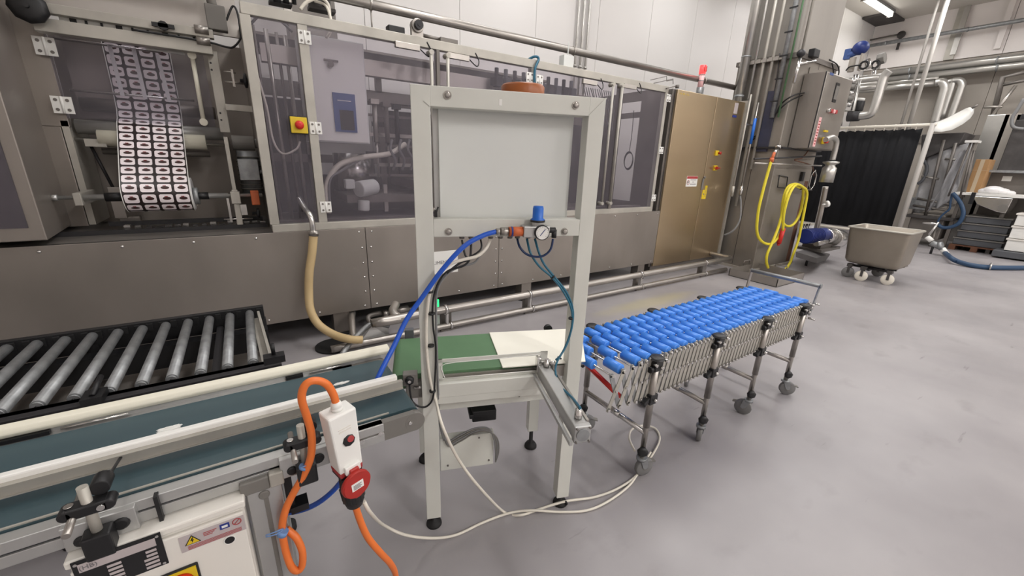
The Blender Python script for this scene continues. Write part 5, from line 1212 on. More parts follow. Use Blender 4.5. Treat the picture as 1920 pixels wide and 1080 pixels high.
# NOTE cladding ends above head height; the bare concrete shaft goes on to the ceiling
czt = at(1500, 99, x=6.4).z
co = thing('building_column', 'thick concrete column wrapped in stained stainless sheet up to twice head height', 'column', ((cx0+cx1)/2, (cy0+cy1)/2, 0))
part('concrete_shaft', B().box((cx0+0.03, cy0+0.05, czt), (cx1-0.08, cy1, ZC)), 'concrete', co, bev=0.03)
part('cladding', B().box((cx0, cy0, 0.03), (cx1, cy1, czt)), 'clad', co, bev=0.012)
part('cladding_rim', B().box((cx0-0.02, cy0-0.02, czt-0.05), (cx1+0.02, cy1+0.02, czt+0.01)), 'steel_dark', co)
part('base_kerb', B().box((cx0-0.03, cy0-0.03, 0), (cx1+0.03, cy1, 0.035)), 'wall_beige', co)
part('rust_streak', B().box((cx1-0.16, cy0-0.002, 0.05), (cx1-0.04, cy0, 1.35)), 'rust', co)
part('panel_joint', B().box((cx0-0.002, 3.30, 0.05), (cx0, 3.306, czt-0.06)).box((7.02, cy0-0.002, 1.8), (7.026, cy0, czt-0.06)), 'dark_rail', co)
part('upper_panel', B().box((cx0+0.35, cy0-0.012, 1.86), (cx1-0.05, cy0-0.002, 2.86)), 'clad', co)
part('shelf_rail', B().box((cx0-0.03, cy0-0.06, 1.79), (cx1, cy0-0.0, 1.815)), 'dark_rail', co)
part('shelf_rail', B().box((cx0-0.06, cy0-0.0, 1.79), (cx0, 3.9, 1.815)), 'dark_rail', co)
# conduits on the column's left face
def cface(px, py): return at(px, py, x=cx0-0.05)
def vcon(nm, px, py, r, m, lab, z0=None, z1=ZC, grp=None, X=None):
    q = at(px, py, x=(X if X is not None else cx0-0.05))
    z0 = 1.2 if z0 is None else z0
    part(nm, B().cyl((q.x, q.y, z0), (q.x, q.y, z1), r, n=12), m, None, lab, cat='conduit', group=grp)
    return q
bp = at(1402, 92, x=6.30)
vp = thing('vertical_pipe', 'thick shiny vertical pipe at the corner where the overhead pipe meets the column', 'pipe', (bp.x, bp.y, 2.4))
part('pipe', B().cyl((bp.x, bp.y, 2.44), (bp.x, bp.y, ZC), 0.062, n=20), 'pipe_clad', vp)
part('pipe_joint', B().cyl((bp.x, bp.y, 3.02), (bp.x, bp.y, 3.04), 0.065, n=20).cyl((bp.x, bp.y, 2.50), (bp.x, bp.y, 2.53), 0.066, n=20), 'galvanised', vp)
part('pipe_end', B().cyl((bp.x, bp.y-0.02, 2.42), (bp.x, bp.y-0.05, 2.42), 0.05).cyl((bp.x, bp.y-0.052, 2.42), (bp.x, bp.y-0.053, 2.42), 0.03), 'steel_dark', vp)
vcon('column_conduit', 1421, 92, 0.020, 'pipe_clad', 'leftmost slim conduit on the column beside the thick pipe', 1.9, grp='conduits on the column')
vcon('column_conduit', 1437, 92, 0.022, 'steel_pale', 'second slim conduit on the column from the thick pipe', 0.95, grp='conduits on the column')
vcon('column_conduit', 1453, 92, 0.020, 'steel_pale', 'third slim conduit on the column, left of the cable tray', 1.5, grp='conduits on the column')
q = vcon('column_conduit', 1474, 92, 0.030, 'galvanised', 'wider grey cable duct with black ties on the column', 2.2, grp='conduits on the column')
pb0 = thing('duct_ties', 'row of black bands around the grey cable duct on the column', 'ties', (q.x, q.y, 2.4))
tt = B()
for k in range(9): tt.box((q.x-0.035, q.y-0.05, 2.4+0.28*k), (q.x-0.02, q.y+0.05, 2.415+0.28*k))
part('tie_band', tt, 'black', pb0)
q2 = vcon('column_conduit', 1488, 85, 0.012, 'belt_green', 'thin greenish cable run beside the grey duct', 2.2, grp='conduits on the column')
vcon('column_conduit', 1514, 50, 0.016, 'steel_pale', 'slim pale conduit near the front corner of the column', czt, X=cx0+0.03, grp='conduits on the column')
pb = thing('conduit_bracket', 'horizontal clamp rail holding the conduits at the top of the column cladding', 'bracket', (cx0-0.05, 3.5, 2.9))
part('rail', B().box((cx0-0.07, 3.15, 2.93), (cx0-0.03, 3.75, 2.965)), 'steel_pale', pb)
for k in range(7): part('clamp', B().box((cx0-0.085, 3.2+0.08*k, 2.925), (cx0-0.065, 3.25+0.08*k, 2.975)), 'steel', pb)
# curved dark cables across the column
for i, (pts, lab) in enumerate((([(1555, 112), (1570, 122), (1572, 140), (1555, 162), (1520, 172), (1490, 178), (1465, 195), (1450, 222), (1425, 250), (1400, 262)], 'black cable sweeping from the column corner down to the left'),
                             ([(1560, 118), (1562, 140), (1545, 160), (1510, 176), (1480, 190), (1458, 210), (1440, 236), (1412, 262)], 'second black cable sweeping just under the first on the column'),
                             ([(1462, 100), (1456, 150), (1448, 190), (1440, 215), (1420, 245)], 'green-black cable along the cladding left face'))):
    P_ = [at(px, py, x=cx0-0.03) if px < 1500 else at(px, py, y=cy0-0.04) for px, py in pts]
    cable('column_cable', P_, 0.009, 'black' if i < 2 else 'machine_dark', lab, 'cable', n=6, group='dark cables on the column')
vv = thing('blue_handled_riser', 'thin vertical pipe with a bright blue sleeve beside the cabinet', 'pipe', at(1405, 300, x=6.2))
a, c = at(1416, 225, x=6.25), at(1408, 270, x=6.25)
part('pipe', B().cyl((a.x, a.y, 1.15), (a.x, a.y, 2.4), 0.012), 'steel', vv)
part('wall_bracket', B().box((a.x-0.01, a.y-0.01, 2.2), (cx0, a.y+0.01, 2.22)), 'steel', vv)
part('sleeve', B().cyl((a.x, a.y, c.z), (a.x, a.y, a.z+0.02), 0.02), 'blue_knob', vv, 'bright blue sleeve')
part('union', B().cyl((a.x, a.y, 1.12), (a.x, a.y, 1.25), 0.022), 'steel_bright', vv)
hs_ = [at(1390, 352, x=6.25), at(1389, 385, x=6.25), at(1387, 412, x=6.22), at(1375, 432, x=6.15), at(1358, 441, x=6.1)]
part('drain_hose', B().tube([V((a.x, a.y, 1.12))]+hs_[1:], 0.014, n=8), 'cable_grey', vv)
lg_ = thing('left_riser_pipe', 'slim steel pipe running down just right of the stainless cabinet', 'pipe', at(1380, 330, x=6.15))
q = at(1385, 300, x=6.15); part('pipe', B().cyl((q.x, q.y, 1.1), (q.x, q.y, 2.5), 0.012).cyl((q.x, q.y, 1.1), (q.x, q.y, 1.25), 0.02), 'steel_pale', lg_)
part('wall_bracket', B().box((q.x-0.01, q.y-0.01, 2.1), (cx0, q.y+0.01, 2.12)), 'steel', lg_)
bl = at(1440, 230, x=cx0-0.012)
part('cable_tray', B().box((cx0-0.04, bl.y-0.07, 1.75), (cx0-0.006, bl.y+0.07, 2.55)), 'tray_navy', None, 'dark blue cable tray on the column left face', cat='tray')
# camera-like sensors at the cladding rim
s1_ = thing('rim_sensor', 'small black sensor with steel arm on the column cladding rim', 'sensor', at(1502, 105, y=cy0-0.05))
q = at(1502, 100, y=cy0-0.05)
part('sensor_head', B().ball(q, 0.06, sc=(1, 0.8, 0.8)), 'dark_rail', s1_)
part('sensor_arm', B().cyl(q+V((0, 0, -0.05)), q+V((-0.02, 0, -0.35)), 0.02).cyl(q+V((0, 0, -0.12)), q+V((0.42, 0, -0.03)), 0.02), 'steel_bright', s1_)
q = at(1525, 100, y=cy0-0.05)
part('sensor_head', B().box(tuple(q+V((-0.06, -0.04, -0.05))), tuple(q+V((0.10, 0.04, 0.05)))), 'black', s1_, bev=0.01)

# ---- electrical box on the column
eb = thing('wall_control_box', 'stainless control box with small screen and emergency stop mounted on the column', 'control box', at(1550, 282, y=2.72)-V((0, 0, 0)))
ye = 2.72
e00, e11 = at(1517, 283, y=ye), at(1596, 152, y=ye)
e10 = at(1548, 134, y=ye); ex0, ex1 = e10.x+0.02, at(1596, 160, y=ye).x-0.02
ez0, ez1 = at(1545, 281, y=ye).z, at(1570, 140, y=ye).z
part('body', B().box((ex0, ye, ez0), (ex1, cy0-0.01, ez1)), 'steel_panel', eb, bev=0.006)
part('door', B().box((ex0+0.012, ye-0.012, ez0+0.012), (ex1-0.005, ye, ez1-0.012)), 'steel', eb, bev=0.004)
part('door_gap', B().box((ex0-0.004, ye-0.006, ez0+0.004), (ex0+0.010, ye+0.002, ez1-0.004)), 'black', eb)
def ef(px, py): return at(px, py, y=ye-0.013)
q = ef(1567, 174); part('screen_frame', B().box((q.x-0.055, ye-0.02, q.z-0.12), (q.x+0.055, ye-0.012, q.z+0.12)), 'black', eb)
part('screen', B().box((q.x-0.045, ye-0.023, q.z-0.085), (q.x+0.045, ye-0.02, q.z+0.085)), 'motor_grey', eb, 'dark grey screen')
q = ef(1560, 139); part('name_plate', B().box((q.x-0.06, ye-0.014, q.z-0.015), (q.x+0.05, ye-0.012, q.z+0.015)), 'keypad_blue', eb)
for k, (dx, m) in enumerate(((-0.12, 'steel_bright'), (-0.04, 'print_red'), (0.03, 'lamp_pink'), (0.10, 'print_red'))):
    q = ef(1558, 209); part('push_button', B().cyl((q.x+dx, ye-0.012, q.z), (q.x+dx, ye-0.05, q.z), 0.026, n=12), m, eb)
q = ef(1531, 252); part('warning_strip', B().box((q.x-0.035, ye-0.014, q.z-0.16), (q.x+0.04, ye-0.012, q.z+0.22)), 'lamp_pink', eb, 'pale strip with red print')
sq = B()
for k in range(9): sq.box((q.x-0.02, ye-0.0155, q.z-0.13+0.036*k), (q.x+0.025, ye-0.014, q.z-0.115+0.036*k))
part('strip_line', sq, 'print_red', eb)
q = ef(1547, 246); part('selector', B().box((q.x-0.05, ye-0.03, q.z-0.012), (q.x+0.06, ye-0.012, q.z+0.012)), 'yellow', eb)
q = ef(1543, 264); part('stop_box', B().box((q.x-0.045, ye-0.04, q.z-0.045), (q.x+0.02, ye-0.012, q.z+0.045)), 'yellow', eb, 'yellow emergency stop box', bev=0.006)
part('stop_button', B().cyl((q.x+0.0, ye-0.04, q.z), (q.x+0.0, ye-0.075, q.z), 0.035, n=14), 'red_bright', eb)
q = at(1512, 157, y=cy0-0.014); 

# ---- yellow hose on its hook
hk = thing('hose_hook', 'steel hook frame on the column carrying the yellow hose', 'hook', at(1520, 345, y=2.9))
q = at(1524, 338, y=2.86)
part('hook_ring', B().tube([q+V((0.10*math.cos(t), 0, 0.15*math.sin(t))) for t in [k*math.pi/3+math.pi/2 for k in range(6)]], 0.008, n=6, sub=1, closed=True), 'steel_bright', hk)
part('hook_arm', B().cyl((q.x-0.30, 2.86, q.z-0.13), (q.x+0.05, 2.86, q.z-0.15), 0.010).cyl((q.x-0.05, 2.86, q.z-0.14), (q.x-0.05, cy0, q.z-0.14), 0.012).box((q.x-0.17, cy0-0.04, q.z-0.02), (q.x-0.10, cy0-0.01, q.z+0.12)), 'dark_rail', hk)
ww = thing('wall_bracket', 'small square bracket outline on the column behind the hose', 'bracket', at(1466, 340, y=cy0-0.02))
sq_ = [at(1461, 329, y=cy0-0.02), at(1477, 332, y=cy0-0.02), at(1474, 353, y=cy0-0.02), at(1458, 351, y=cy0-0.02)]
part('bracket_bar', B().tube(sq_, 0.008, n=6, sub=1, closed=True), 'dark_rail', ww)
yh = 2.84
def hy(*pp, y=yh): return [at(px, py, y=y) for px, py in pp]
yt = thing('yellow_hose', 'bright yellow hose coiled over the hook on the column with a red nozzle', 'hose', at(1470, 400, y=yh)-V((0, 0, 0.8)))
part('hose', B().tube(hy((1446, 302), (1438, 330), (1430, 360), (1422, 395), (1419, 430), (1424, 448), (1436, 457), (1448, 456), (1458, 446), (1462, 438)), 0.019, n=8), 'yellow_hose', yt)
part('hose', B().tube(hy((1504, 350), (1492, 345), (1478, 350), (1470, 368), (1466, 395), (1467, 415), (1476, 424), (1488, 420), (1499, 402), (1505, 375), (1506, 352)), 0.019, n=8), 'yellow_hose', yt)
part('hose', B().tube(hy((1500, 352), (1485, 348), (1475, 362), (1470, 385), (1464, 410), (1458, 430), (1448, 455), (1439, 475), (1437, 490), (1440, 502), y=yh-0.03), 0.019, n=8), 'yellow_hose', yt)
part('hose', B().tube(hy((1468, 432), (1470, 400), (1480, 365), (1492, 347), (1504, 350), (1513, 362), (1508, 395), (1502, 425), (1497, 450), (1488, 475), (1480, 495), (1467, 511), y=yh-0.06), 0.019, n=8), 'yellow_hose', yt)
a, c = at(1469, 428, y=yh-0.03), at(1460, 457, y=yh-0.03)
part('nozzle', B().cyl(a, c, 0.032).cyl(c, c+(c-a)*0.12, 0.018), 'red_bright', yt, 'red ribbed nozzle')
part('hose_connector', B().cyl(at(1452, 286, y=yh), at(1447, 300, y=yh), 0.018).cyl(at(1448, 296, y=yh), at(1446, 304, y=yh), 0.026), 'orange', yt)
part('valve', B().cyl(at(1457, 280, y=yh), at(1452, 287, y=yh), 0.018).cyl(at(1458, 278, y=yh), at(1460, 274, y=yh), 0.035), 'steel_bright', yt)
for i, py in enumerate((306, 298)):
    part('hose_rail', B().cyl(at(1414, py, y=2.88), at(1540, py+5-10*i, y=2.88), 0.011), 'steel' if i == 0 else 'dark_rail', None, ('lower pale', 'upper dark')[i]+' horizontal rod on the column above the yellow hose', cat='rod', group='rods above the yellow hose')
cable('brown_cable', hy((1515, 283), (1504, 296), (1490, 300), (1510, 306), (1523, 312), (1526, 330), y=2.88), 0.008, 'rust', 'brown cables bunched under the control box', 'cable')

# ---- steel chute with horn beside the column
hn = thing('exhaust_pipe', 'stainless bent pipe with a wide open cup and a long leg right of the column', 'pipe', at(1555, 480, y=2.75)-V((0, 0, 0)))
yn = 2.62
part('bend', B().tube([at(1548, 262, y=yn), at(1560, 258, y=yn), at(1568, 264, y=yn), at(1566, 280, y=yn), at(1561, 300, y=yn)], 0.035, n=12), 'pipe_clad', hn)
a, c = at(1560, 302, y=yn), at(1556, 340, y=yn)
part('cup', B().lathe((a.x-0.02, yn, a.z), (0, 0, -1), [(0.03, 0), (0.10, 0.01), (0.10, 0.03), (0.06, 0.05), (0.06, 0.07), (0.088, 0.10), (0.088, 0.30), (0.082, 0.30), (0.082, 0.12), (0.0, 0.12)], n=24), 'pipe_clad', hn)
part('long_leg', B().tube([at(1548, 350, y=2.80), at(1541, 385, y=2.80), at(1533, 420, y=2.80), at(1527, 445, y=2.80), at(1530, 456, y=2.78), at(1548, 452, y=2.74)], 0.040, n=12), 'steel', hn)
q = at(1548, 383, y=2.72); part('gauge', B().cyl(q, q+V((0.03, -0.02, 0.01)), 0.05).cyl(q+V((-0.1, 0, 0)), q, 0.012), 'white', hn)

# ---- pump on its stand
pu = thing('pump_unit', 'blue motor pump with steel casing on a low dark stand behind the bin', 'pump', at(1530, 492, z=0))
g = at(1530, 492, z=0)
px0 = 7.75
part('motor', B().cyl(at(1510, 443, y=2.78), at(1545, 440, y=2.78), 0.115, n=20), 'pump_blue', pu, 'dark blue motor', bev=0.01)
fn = B(); a, c = at(1511, 443, y=2.78), at(1532, 441, y=2.78)
for k in range(9):
    q = a.lerp(c, k/8); fn.cyl(q, q+V((0.02, 0, 0)), 0.122, n=20)
part('fin', fn, 'pump_blue', pu)
part('pump_casing', B().cyl(at(1546, 443, y=2.75), at(1556, 443, y=2.75), 0.13).cyl(at(1558, 446, y=2.72), at(1572, 448, y=2.72), 0.16, n=18).cyl(at(1548, 453, y=2.7), at(1530, 457, y=2.7), 0.05), 'steel_bright', pu, bev=0.01)
part('flow_sheet', B().box(tuple(at(1500, 434, y=2.9)), tuple(at(1528, 422, y=2.91))), 'white', pu, 'white sheet with black marks')
q0 = at(1502, 432, y=2.895); mk = B()
for k in range(4): mk.bar(q0+V((0.05+0.06*k, 0, 0.0)), q0+V((0.07+0.06*k+0.02*(k % 2), 0, 0.10)), 0.004, 0.012, up=(0, 1, 0))
part('sheet_marks', mk, 'black', pu)
part('base_tray', B().hexa([at(1492, 482, y=2.45), at(1531, 494, y=2.45), at(1556, 486, y=2.95), at(1518, 474, y=2.95), at(1492, 472, y=2.45), at(1531, 484, y=2.45), at(1556, 476, y=2.95), at(1518, 466, y=2.95)]), 'machine_dark', pu)
part('upper_tray', B().box((7.75, 2.62, 0.24), (8.5, 3.0, 0.28)).box((7.85, 2.68, 0.28), (8.35, 2.95, 0.34)), 'steel_dark', pu)
part('foot', B().cyl(at(1511, 498, z=0.0), at(1511, 498, z=0.0)+V((0, 0, 0.12)), 0.02).cyl(at(1536, 491, z=0.0), at(1536, 491, z=0)+V((0, 0, 0.12)), 0.02), 'dark_rail', pu)

# ---- low steel trough on the floor at the column foot
tr = thing('floor_trough', 'open low steel trough on the floor in front of the column', 'trough', at(1440, 530, z=0))
A = [at(1388, 520, z=0.0), at(1455, 542, z=0.0), at(1488, 525, z=0.0), at(1425, 500, z=0.0)]
c_ = sum(A, V())/4
x0t, x1t, y0t, y1t = c_.x-0.42, c_.x+0.36, c_.y-0.32, c_.y+0.34
hh = 0.11; tb_ = B().box((x0t, y0t, 0), (x1t, y1t, 0.008)).box((x0t, y0t, 0), (x1t, y0t+0.008, hh)).box((x0t, y1t-0.008, 0), (x1t, y1t, hh)).box((x0t, y0t, 0), (x0t+0.008, y1t, hh)).box((x1t-0.008, y0t, 0), (x1t, y1t, hh))
part('basin', tb_, 'steel', tr)
part('handle', B().tube([(c_.x-0.05, y1t, hh), (c_.x-0.05, y1t, hh+0.07), (c_.x+0.12, y1t, hh+0.07), (c_.x+0.12, y1t, hh)], 0.008, sub=1, n=6).tube([(x1t, c_.y-0.08, hh), (x1t, c_.y-0.08, hh+0.04), (x1t, c_.y+0.08, hh+0.04), (x1t, c_.y+0.08, hh)], 0.008, sub=1, n=6), 'steel_dark', tr)

# ================================================================ wheeled stainless bin
bn = thing('wheeled_tub', 'stainless steel tub trolley on white wheels in the open floor at right', 'trolley', (7.65, 1.9, 0))
rx0, rx1, ry0b, ry1b, rz = 7.36, 8.02, 1.55, 2.25, 0.75
bz = 0.215
def rect(x0, x1, y0, y1, z, r=0.05, n=4):
    p = []
    for cx, cy, a0 in ((x1-r, y1-r, 0), (x0+r, y1-r, 90), (x0+r, y0+r, 180), (x1-r, y0+r, 270)):
        for k in range(n+1):
            a = math.radians(a0+90*k/n); p.append(V((cx+r*math.cos(a), cy+r*math.sin(a), z)))
    return p
rings = [rect(rx0+0.12, rx1-0.13, ry0b+0.10, ry1b-0.12, bz, 0.08), rect(rx0+0.055, rx1-0.08, ry0b+0.045, ry1b-0.065, bz+0.02, 0.08), rect(rx0+0.03, rx1-0.055, ry0b+0.025, ry1b-0.045, bz+0.07, 0.07), rect(rx0+0.008, rx1-0.008, ry0b+0.008, ry1b-0.008, rz-0.01, 0.05), rect(rx0+0.004, rx1-0.004, ry0b+0.004, ry1b-0.004, rz, 0.05),
         rect(rx0+0.012, rx1-0.012, ry0b+0.012, ry1b-0.012, rz, 0.05), rect(rx0+0.045, rx1-0.07, ry0b+0.04, ry1b-0.06, bz+0.08, 0.07), rect(rx0+0.10, rx1-0.10, ry0b+0.10, ry1b-0.10, bz+0.04, 0.07)]
part('tub', B().rings(rings), 'bin_steel', bn)
part('rim', B().tube(rect(rx0, rx1, ry0b, ry1b, rz-0.004, 0.05), 0.014, n=8, sub=1, closed=True), 'steel_pale', bn, 'rolled rim')
part('undercarriage', B().box((rx0+0.2, ry0b+0.12, 0.155), (rx0+0.24, ry1b-0.12, 0.185)).box((rx1-0.24, ry0b+0.12, 0.155), (rx1-0.2, ry1b-0.12, 0.185)).box((rx0+0.08, 1.88, 0.15), (rx1-0.08, 1.93, 0.18)).box((rx0+0.22, ry0b+0.2, 0.18), (rx1-0.22, ry1b-0.2, bz+0.01)), 'dark_rail', bn)
for x, y, m in ((7.47, 1.66, 'cable_white'), (7.37, 1.93, 'cable_white'), (7.46, 2.12, 'wheel_grey'), (7.95, 1.9, 'wheel_grey')):
    part('wheel', B().lathe((x-0.022, y, 0.075), (1, 0.25, 0), [(0.015, 0), (0.07, 0.0), (0.075, 0.006), (0.075, 0.04), (0.07, 0.046), (0.015, 0.046)], n=22), m, bn)
    part('wheel_fork', B().bar((x-0.03, y, 0.07), (x-0.03, y, 0.18), 0.03, 0.006, up=(1, 0, 0)).bar((x+0.035, y, 0.07), (x+0.035, y, 0.18), 0.03, 0.006, up=(1, 0, 0)).box((x-0.035, y-0.03, 0.165), (x+0.04, y+0.03, 0.21)), 'machine_dark', bn)
q = at(1694, 505, x=7.8); part('drain_lug', B().box((rx1-0.3, ry0b+0.03, bz+0.02), (rx1-0.15, ry0b+0.07, bz+0.035)), 'steel_bright', bn)

# ================================================================ black curtain on its frame
XC = 12.0
ct_ = thing('curtain_frame', 'black plastic curtain hanging on a white tube frame in the far right area', 'curtain', (XC, 3.8, 0))
t0_, t1_ = at(1560, 243, x=XC), at(1757, 231, x=XC)
zt2_ = (t0_.z+t1_.z)/2; yr = t1_.y; yl_ = 4.95
zlow = at(1550, 424, x=XC).z
part('top_rail', B().cyl((XC, yl_, zt2_), (XC, yr, zt2_), 0.03), 'cable_white', ct_)
part('bottom_rail', B().cyl((XC, yl_, zlow), (XC, yr, zlow), 0.03), 'cable_white', ct_)
pr_ = at(1718, 330, x=XC)
part('post', B().cyl((XC, pr_.y, 0), (XC, pr_.y, zt2_+0.03), 0.045), 'pole_grey', ct_)
b = B(); n = 90; yc1, yc0 = at(1728, 245, x=XC).y, 4.9
top_, bt_ = [], []
for k in range(n+1):
    y = yc1+(yc0-yc1)*k/n
    wv = 0.012*math.sin(k*0.9)+0.03*math.sin(k*0.31+1)
    top_.append(V((XC+0.02+wv*0.4, y, zt2_-0.06-0.02*abs(math.sin(k*0.45))))); bt_.append(V((XC+0.02+wv, y, zlow+0.05)))
b.add(top_+bt_, [(i, i+1, i+n+2, i+n+1) for i in range(n)], True)
cu = part('curtain', b, 'curtain', ct_, 'black curtain sheet'); md = cu.modifiers.new('s', 'SOLIDIFY'); md.thickness = 0.006
rg = B()
for k in range(12): rg.cyl((XC, yc1+0.1+(yc0-yc1-0.1)*k/11, zt2_-0.09), (XC, yc1+0.1+(yc0-yc1-0.1)*k/11, zt2_+0.035), 0.012, n=6)
part('curtain_ring', rg, 'cable_white', ct_)
# two more tall thin poles up to the ceiling
for i, (px, r) in enumerate(((1736, 0.024), (1752, 0.042))):
    q = at(px, 80, x=XC+0.6)
    part('ceiling_pole', B().cyl((XC+0.6, q.y, at(1706, 231, x=XC+0.6).z-0.4), (XC+0.6, q.y, ZC), r), 'pole_grey', None, ('thin left', 'thicker right')[i]+' pale pole hanging from the ceiling behind the black curtain', cat='pole', group='pale poles from the ceiling')
# ================================================================ insulated pipes along the right wall
XW = X1-0.35
def rw(px, py, x=XW): return at(px, py, x=x)
def wpipe(p0, p1, r, m, lab, x=XW, y1=None, grp='clad pipes along the right wall'):
    a, c = rw(*p0, x=x), rw(*p1, x=x); z = (a.z+c.z)/2
    t = thing('wall_pipe', lab, 'pipe', (x, (a.y+c.y)/2, z), group=grp)
    part('pipe', B().cyl((x, a.y, z), (x, y1 if y1 is not None else c.y, z), r, n=16), m, t)
    y = a.y-0.4
    while y > (y1 if y1 is not None else c.y): 
        part('pipe_joint', B().cyl((x, y, z), (x, y-0.03, z), r+0.008, n=16), 'galvanised', t); y -= 1.5
    return z
wpipe((1668, 135), (1900, 112), 0.085, 'pipe_clad', 'topmost thick clad pipe along the right wall', y1=-3)
wpipe((1668, 147), (1900, 126), 0.075, 'pipe_clad', 'second thick clad pipe just under the topmost on the right wall', y1=-3)
wpipe((1625, 158), (1760, 148), 0.045, 'pipe_clad', 'slim pipe third from the top behind the poles on the right wall')
wpipe((1610, 168), (1762, 158), 0.075, 'pipe_clad', 'lowest thick clad pipe on the right wall ending in a downward bend')
wpipe((1625, 86), (1900, 42), 0.045, 'galvanised', 'slim pipe crossing high on the pale upper right wall', y1=-3, grp='slim pipes high on the right wall')
# downpipes with bends
for i, (pts, r) in enumerate((([(1755, 156), (1766, 154), (1772, 162), (1768, 180), (1752, 235)], 0.10), ([(1778, 154), (1786, 152), (1786, 160), (1766, 222)], 0.06), ([(1786, 152), (1799, 151), (1804, 158), (1800, 172), (1778, 232)], 0.075))):
    lab = ('wide', 'narrow middle', 'right hand')[i]+' downpipe bending down the right wall above the white sheet'
    t = thing('down_pipe', lab, 'pipe', rw(*pts[-1])-V((0, 0, 0)), group='downpipes on the right wall')
    part('pipe', B().tube([rw(*p) for p in pts], r, n=12, sub=5), 'pipe_clad', t)
t = thing('looped_pipe', 'clad pipe dropping from the wall pipes and bending left into a valve by the column', 'pipe', rw(1600, 215, x=11))
part('pipe', B().tube([at(p[0], p[1], x=11) for p in ((1668, 132), (1660, 140), (1655, 150), (1645, 185), (1638, 205), (1632, 214), (1620, 217), (1602, 218))], 0.075, n=12, sub=5), 'pipe_clad', t)
part('sleeve', B().cyl(at(1612, 218, x=11), at(1590, 219, x=11), 0.095), 'dark_rail', t)
for i, py in enumerate((148, 157, 164)):
    t = thing('branch_pipe', ('upper', 'middle', 'lower')[i]+' short clad pipe between the column and the looped pipe', 'pipe', at(1630, py, x=11.3), group='short branch pipes')
    part('pipe', B().cyl((11.3, Y1, at(1630, py, x=11.3).z), at(1662, py-4, x=11.3), (0.075, 0.04, 0.06)[i]), 'pipe_clad', t)
# valves with actuators
va = thing('actuated_valve', 'valve cluster with a blue and yellow domed actuator right of the column', 'valve', at(1600, 165, x=11.1))
xv = 11.1
part('actuator_head', B().ball(at(1614, 90, x=xv), 0.145, sc=(1, 1, 0.9)), 'blue_dark', va, 'dark blue actuator dome')
part('actuator_cap', B().ball(at(1617, 84, x=xv), 0.10, sc=(1, 1, 0.5)), 'yellow', va, 'yellow cap')
part('actuator_body', B().cyl(at(1590, 105, x=xv), at(1608, 97, x=xv), 0.06).box(tuple(at(1590, 102, x=xv)-V((.05, .06, .1))), tuple(at(1590, 102, x=xv)+V((.05, .06, .1)))), 'keypad_blue', va, bev=0.01)
part('valve_body', B().box(tuple(at(1608, 133, x=xv)-V((.06, .0, .0))), tuple(at(1620, 100, x=xv)+V((.06, 0, 0)))).cyl(at(1594, 135, x=xv), at(1600, 108, x=xv), 0.06), 'wall_beige', va, bev=0.008)
part('clamp_ring', B().tube([at(1620, 122, x=xv-0.08)+V((0, 0.07*math.cos(k*math.pi/6), 0.07*math.sin(k*math.pi/6))) for k in range(12)], 0.02, n=6, sub=1, closed=True), 'black', va)
part('cable', B().tube([at(1586, 133, x=xv-0.1), at(1592, 126, x=xv-0.1), at(1604, 123, x=xv-0.1), at(1615, 122, x=xv-0.1)], 0.014), 'black', va)
part('steel_stem', B().cyl(at(1629, 128, x=xv), at(1626, 112, x=xv), 0.05).cyl(at(1606, 140, x=xv), at(1602, 160, x=xv), 0.05), 'steel_bright', va)
vb2 = thing('actuated_valve', 'second valve with grey octagonal actuator left of the looped pipe', 'valve', at(1645, 130, x=xv+0.4))
part('actuator_head', B().cyl(at(1646, 112, x=xv+0.4), at(1660, 108, x=xv+0.4), 0.11, n=8).box(tuple(at(1640, 125, x=xv+0.4)-V((.06, .08, .06))), tuple(at(1650, 118, x=xv+0.4)+V((.06, .0, .06)))), 'motor_grey', vb2, bev=0.008)
part('clamp_ring', B().tube([at(1641, 121, x=xv+0.3)+V((0, 0.06*math.cos(k*math.pi/6), 0.07*math.sin(k*math.pi/6))) for k in range(12)], 0.022, n=6, sub=1, closed=True), 'black', vb2)
part('steel_stem', B().cyl(at(1640, 128, x=xv+0.3), at(1636, 150, x=11.3), 0.04), 'steel_bright', vb2)
rk = thing('valve_rack', 'vertical stack of small fittings on a steel frame beside the column control box', 'rack', at(1600, 240, x=11.1))
part('frame', B().tube([at(1612, 150, x=11.1), at(1600, 208, x=11.1), at(1582, 208, x=11.1), at(1588, 190, x=11.1), at(1600, 150, x=11.1)], 0.028, n=8, sub=1), 'pipe_clad', rk)
for k in range(5):
    q = at(1599-2*k, 152+11*k, x=11.05); part('fitting', B().cyl(q-V((0, 0, 0.05)), q+V((0, 0, 0.05)), 0.06 if k % 2 else 0.042).cyl(q-V((0, 0.06, 0)), q+V((0, 0.06, 0)), 0.025), ('steel_bright', 'motor_grey')[k % 2], rk)
part('lower_pipe', B().cyl(at(1578, 212, x=11.1), at(1574, 236, x=11.1), 0.045), 'pipe_clad', rk)
dm = thing('wall_motor', 'black upright motor with white end behind the valve rack', 'motor', at(1608, 205, x=11))
part('body', B().cyl(at(1606, 208, x=11.5), at(1611, 190, x=11.5), 0.11).box(tuple(at(1600, 212, x=11.5)-V((0.05, 0.1, 0.06))), tuple(at(1600, 212, x=11.5)+V((0.05, 0.1, 0.06)))), 'black', dm, bev=0.01)
part('end_cap', B().cyl(at(1611, 189, x=11.5), at(1613, 184, x=11.5), 0.09), 'white', dm)
# tap bracket high on the wall, spotlight stubs
tq = thing('wall_tap', 'small tap with horizontal lever high on the right wall', 'tap', at(1688, 68, x=X1-0.1))
q = at(1690, 65, x=X1-0.1); part('tap_body', B().cyl(q, q+V((0, 0, -0.35)), 0.03).ball(q, 0.09), 'machine_dark', tq)
part('lever', B().cyl(q+V((0, 0, 0.02)), q+V((0, 0.75, 0.0)), 0.02), 'steel_dark', tq)
